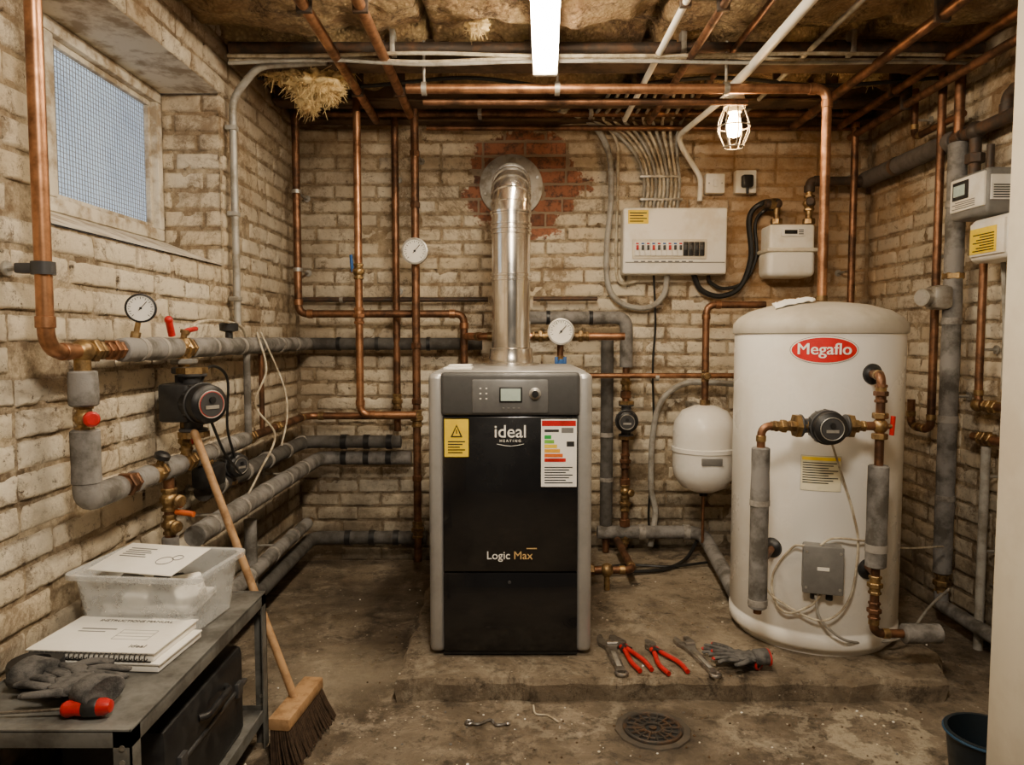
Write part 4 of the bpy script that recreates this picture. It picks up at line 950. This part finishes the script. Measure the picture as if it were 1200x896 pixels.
def glove(name,c,d,z,s=1.,cuff=RED,spread=1.):
    o=Ob(name);d=V((d[0],d[1],0)).normalized();o.M=frame((c.x,c.y,z),d,V((-d.y,d.x,0)))
    o.ball((0,0,.014*s),.05*s,GLV,(1.05,.85,.30),seg=30,rings=18,nz=.4)
    for i,(yy,L) in enumerate(((-.032,.060),(-.011,.075),(.011,.070),(.031,.055))):
        k=spread*(i-1.5)*.16
        o.tube(spline([(.03*s,yy*s,.014*s),(.06*s,(yy+k*.03)*s,.018*s),((.05+L*.7)*s,(yy+k*L*.7)*s,.016*s),((.045+L)*s,(yy+k*L*1.1)*s,.011*s)],5),.0105*s,GLV,seg=10,taper=.75)
        o.ball(((.045+L)*s,(yy+k*L*1.1)*s,.011*s),.0085*s,RED if (cuff and i%2==0) else GLV,seg=10,rings=6)
    o.tube(spline([(-.01*s,.03*s,.014*s),(.015*s,.058*s,.018*s),(.045*s,.070*s,.012*s)],5),.012*s,GLV,seg=10,taper=.8);o.ball((.045*s,.07*s,.012*s),.0095*s,GLV,seg=10,rings=6)
    o.lathe([(.034*s,0),(.040*s,.004),(.043*s,.05*s),(.040*s,.052*s),(.036*s,.05*s)],(-.035*s,0,.014*s),(-1,0,.05),GLV,20)
    if cuff:o.ring((-.087*s,0,.014*s),(1,0,0),.040*s,.005*s,cuff)
    ob=o.done(180)
    for v in ob.data.vertices:v.co.z*=.62
    ob.location.z=z;return ob
glove('work_glove',Z(862,776),(-.7,.55),.081,1.0);glove('work_glove',Z(872,785),(-1,.05),.103,.95)
c=atZ(765,855,0);o=Ob('floor_drain_grate');R_=.098
o.lathe([(.122,.0),(.120,.005),(.100,.006),(.098,.004)],(c.x,c.y,0),(0,0,1),MT('drain_surround',(.05,.042,.033),.6,0,(.09,.07,.05),20),12)
o.ring((c.x,c.y,.006),(0,0,1),R_-.01,.007,CASTI,40);o.ring((c.x,c.y,.006),(0,0,1),.03,.005,CASTI,24);o.ring((c.x,c.y,.006),(0,0,1),.06,.004,CASTI,32)
for k in range(16):
    q_=k*math.pi/8;d=V((math.cos(q_),math.sin(q_),0));o.cyl(V((c.x,c.y,.007))+d*.028,V((c.x,c.y,.007))+d*.09,.0045,CASTI,seg=6)
o.cyl((c.x,c.y,.003),(c.x,c.y,.010),.012,CASTI);o.lathe([(R_-.012,.0042),(0,.0043)],(c.x,c.y,0),(0,0,1),INK);o.done()
o=Ob('wire_offcut');o.tube(spline([atZ(625,826,.004),atZ(628,836,.004),atZ(642,838,.004),atZ(655,846,.004)],6),.003,CABW,seg=6);o.done()
o=Ob('cable_tie_offcut');o.tube(spline([atZ(548,845,.006),atZ(560,848,.005),atZ(575,843,.006),atZ(582,849,.005),atZ(597,847,.005)],6),.0045,STEELT,seg=6);p=atZ(550,846,.006);o.ring(p,(0,0,1),.012,.004,STEELT,16);p=atZ(595,847,.006);o.ball(p,.009,STEELT,(1,1,.5));o.done()
o=Ob('floor_debris')
for k in range(420):
    x=random.uniform(-.9,1.6);y=random.uniform(1.9,2.38) if random.random()<.6 else random.uniform(2.4,3.6)
    z=0 if (y<2.4 or x<-.42) else .08
    if z>0 and(-.33<x<.32 or math.hypot(x-1.21,y-2.88)<.33):continue
    r=random.uniform(.0015,.005);o.ball((x,y,z+r*.4),r,random.choice((PAPER,CREAM,MGR,TIMB,TIMB)),(1,random.uniform(.5,1.2),.6),seg=6,rings=4)
o.done(20)

# ================= BROOM
o=Ob('broom');a=atZ(329,850,.115);b_=atZ(366,804,.115);a=V((a.x,a.y,.115));b_=V((b_.x,b_.y,.115));c=(a+b_)/2;L=(b_-a).length
o.M=frame((a.x,a.y,0),(b_-a),V((-(b_-a).y,(b_-a).x,0)))
o.box((-.015,-.033,.105),(L+.015,.033,.143),WOOD,.007)
for i in range(34):
    for j in range(9):
        x=-.008+(L+.016)*i/33;y=-.026+.052*j/8
        dx=(x-L/2)*.16+random.uniform(-.006,.006);dy=y*.65-.022+random.uniform(-.006,.006)
        o.tube([(x,y,.108),(x+dx*.5,y+dy*.4,.06),(x+dx,y+dy,.002+random.random()*.006)],.0032,BRIS,seg=5)
o.M=Matrix.Identity(4)
tp=atX(228,507,-1.035);bt=V((c.x-.01,c.y,.14))
o.tube([bt-(tp-bt).normalized()*.02,tp],.0125,WOOD,seg=14);o.ball(tp,.0125,WOOD)
o.done()

# ================= WORK TABLE
tx0,tx1,ty0,ty1,tz=-1.15,-.752,1.385,2.17,.475
o=Ob('metal_work_table')
o.box((tx0,ty0,tz-.004),(tx1,ty1,tz),TBL,.001)
for lo,hi in(((tx0,ty0,tz-.035),(tx1,ty0+.004,tz+.003)),((tx0,ty1-.004,tz-.035),(tx1,ty1,tz+.003)),((tx0,ty0,tz-.035),(tx0+.004,ty1,tz+.003)),((tx1-.004,ty0,tz-.035),(tx1,ty1,tz+.003))):o.box(lo,hi,TBL,.001)
for x in(tx0,tx1):
    for y in(ty0,ty1):
        sx=.036 if x==tx0 else -.036;sy=.036 if y==ty0 else -.036
        o.box((min(x,x+sx),min(y,y+sy*.1),0),(max(x,x+sx),max(y,y+sy*.1),tz-.002),TBL);o.box((min(x,x+sx*.1),min(y,y+sy),0),(max(x,x+sx*.1),max(y,y+sy),tz-.002),TBL)
        for z in(.44,.41,.15,.12):o.cyl((x+sx*.5,y-(.002 if y==ty0 else -.002),z),(x+sx*.5,y+(.006 if y==ty0 else -.006),z),.006,GALV,seg=8)
o.box((tx0+.004,ty0+.004,.10),(tx1-.004,ty1-.004,.106),TBL)
for lo,hi in(((tx0,ty0+.003,.085),(tx1,ty0+.006,.12)),((tx1-.007,ty0,.085),(tx1-.003,ty1,.12)),((tx0,ty1-.007,.085),(tx1,ty1-.003,.12))):o.box(lo,hi,TBL)
o.done()
o=Ob('black_tool_case');o.box((-1.02,1.57,.107),(-.775,2.05,.37),BLK,.025);o.box((-1.025,1.565,.25),(-.770,2.055,.262),DGR,.004);o.tube([(-.775,1.74,.31),(-.757,1.755,.31),(-.757,1.89,.31),(-.775,1.905,.31)],.009,BLK,bend=.015)
for y in(1.62,1.97):o.box((-.777,y,.24),(-.764,y+.035,.28),DGR,.003)
o.done()
o=Ob('stack_of_books')
for k in range(3):o.box((-1.05+.01*k,1.40,.107+.022*k),(-.80-.012*k,1.55,.127+.022*k),(PAPER,CREAM,WOOD)[k],.002)
o.done()
o=Ob('plastic_storage_tub');R0=Matrix.Rotation(math.radians(-6),3,'Z')
cc=V((-.965,1.955,tz+.002))
def rr(w,d,z,n=5,rad=.03):
    pts=[]
    for sx,sy,a0 in((1,1,0),(-1,1,90),(-1,-1,180),(1,-1,270)):
        for k in range(n):
            a_=math.radians(a0+90*k/(n-1));pts.append(cc+R0@V((sx*(w-rad)+rad*math.cos(a_),sy*(d-rad)+rad*math.sin(a_),z)))
    return pts
lev=[(.145,.105,.0),(.150,.11,.004),(.170,.127,.160),(.186,.143,.161),(.186,.143,.148)]
rings=[rr(*l) for l in lev];vs=[p for r in rings for p in r];m=len(rings[0]);fs=[list(range(m))]
for i in range(len(lev)-1):
    for k in range(m):fs.append([i*m+k,i*m+(k+1)%m,(i+1)*m+(k+1)%m,(i+1)*m+k])
o.add(vs,fs,TUB);ob=o.done(30);md=ob.modifiers.new('s','SOLIDIFY');md.thickness=.0022
o=Ob('tub_contents')
for k,(sx,sy,z,an,mt) in enumerate(((.11,.08,.012,5,MGR),(.10,.075,.03,-8,BLK),(.12,.085,.05,3,PAPER),(.115,.08,.062,-6,PAPER))):
    Rk=Matrix.Rotation(math.radians(an),3,'Z');p=cc+V((0,0,z));o.box(p-V((sx,sy,.008)),p+V((sx,sy,.004)),mt,.003,R=Rk)
for k in range(4):
    Rk=Matrix.Rotation(math.radians(20*k-25),3,'Z')@Matrix.Rotation(.4,3,'X');p=cc+V((-.09+k*.06,-.03,.095));o.box(p-V((.04,.05,.012)),p+V((.04,.05,.012)),(MGR,PAPER,BLK,PAPER)[k],.006,R=Rk)
o.done()
o=Ob('instruction_leaflet');Mx=Matrix.Rotation(math.radians(-12),3,'Z')@Matrix.Rotation(math.radians(8),3,'X')
p=cc+V((-.01,-.03,.176));o.box(p-V((.125,.085,.001)),p+V((.125,.085,.002)),PAPER,.001,R=Mx)
o.M=Matrix.Translation(p)@Mx.to_4x4()
for k in range(5):o.box((-.10,.05-.012*k,.002),(-.02-.01*(k%2),.054-.012*k,.003),INKG)
o.ring((.05,-.01,.003),(0,0,1),.022,.0012,INKG,16,4);o.ring((.075,.012,.003),(0,0,1),.014,.0012,INKG,16,4);o.M=Matrix.Identity(4);o.done()
o=Ob('instruction_manuals');Rm=Matrix.Rotation(math.radians(-4),3,'Z');mc=V((-.968,1.745,tz+.003))
o.M=Matrix.Translation(mc)@Rm.to_4x4()
o.box((-.155,-.105,0),(.160,.095,.018),PAPER,.002);o.box((-.15,-.108,.018),(.165,.09,.021),PAPER)
o.box((-.16,-.10,.022),(.145,.10,.042),PAPER,.002);o.box((-.162,-.104,.042),(.150,.100,.0445),PAPER);o.box((-.158,-.1035,.0205),(.14,-.1,.0235),INK)
for k in range(24):o.ring((-.15+k*.0122,-.104,.034),(1,0,0),.0075,.0014,INK,10,5)
o.box((-.11,.02,.0446),(-.02,.026,.0452),INKG);o.box((-.11,.005,.0446),(-.04,.009,.0452),INKG)
o.text('INSTRUCTIONS MANUAL',.017,(.0,.075,.0447),(1,0,0),(0,1,0),INK);o.text('ideal',.022,(.09,-.07,.0447),(1,0,0),(0,1,0),INK)
for k in range(4):o.box((.0,.02-.018*k,.0446),(.09,.0212-.018*k,.0450),INKG)
o.box((.0,-.034,.0446),(.001,.02,.045),INKG);o.box((.09,-.034,.0446),(.091,.02,.045),INKG)
o.M=Matrix.Identity(4);o.done()
glove('work_glove',V((-.99,1.555,0)),(.9,-.15),tz+.003,1.15,None,1.3);glove('work_glove',V((-.93,1.50,0)),(-.8,.35),tz+.012,1.1,None,1)
o=Ob('screwdriver');a=V((-.86,1.435,tz+.022));b_=V((-1.05,1.43,tz+.012));d=(b_-a).normalized()
o.lathe([(0,-.045),(.012,-.042),(.017,-.03),(.018,.0),(.014,.03),(.017,.045),(.012,.055),(.006,.058)],a,d,RED,16);o.lathe([(.0175,-.018),(.0188,-.016),(.0188,.01),(.0175,.012)],a,d,BLK,16);o.cyl(a+d*.05,b_,.0035,STEELT);o.done()
o=Ob('tape_reel');o.lathe([(.03,0),(.055,.0),(.057,.004),(.057,.036),(.055,.04),(.03,.04),(.028,.036),(.028,.004),(.03,0)],(-1.085,1.61,tz+.003),(0,0,1),BLK,32);o.done()

# ================= LIGHTS / WORLD / CAMERA
def light(name,kind,loc,energy,col,**k):
    l=bpy.data.lights.new(name,kind);l.energy=energy;l.color=col
    for a,v in k.items():setattr(l,a,v)
    ob=bpy.data.objects.new(name,l);ob.location=loc;bpy.context.scene.collection.objects.link(ob);return ob
light('bulb_light','POINT',(lamp.x,3.15,lz-.01),66,(1,.57,.23),shadow_soft_size=.03)
l=light('added_fill_light','AREA',(.1,.5,2.35),50,(1,.85,.66),shape='RECTANGLE',size=.35,size_y=.35);l.rotation_euler=(math.radians(38),0,0)  # added frontal fill above the camera; no fixture is seen here
w=bpy.data.worlds.new('w');bpy.context.scene.world=w;w.use_nodes=True
bg=w.node_tree.nodes['Background'];bg.inputs[0].default_value=(.9,.80,.68,1);bg.inputs[1].default_value=.05
cd=bpy.data.cameras.new('camera');cd.sensor_width=36;cd.sensor_fit='HORIZONTAL';cd.lens=F/1200*36;cd.clip_start=.02
co=bpy.data.objects.new('camera',cd);co.location=(0,0,CAMZ);co.rotation_euler=(math.pi/2-TH,0,0);bpy.context.scene.collection.objects.link(co)
bpy.context.scene.camera=co
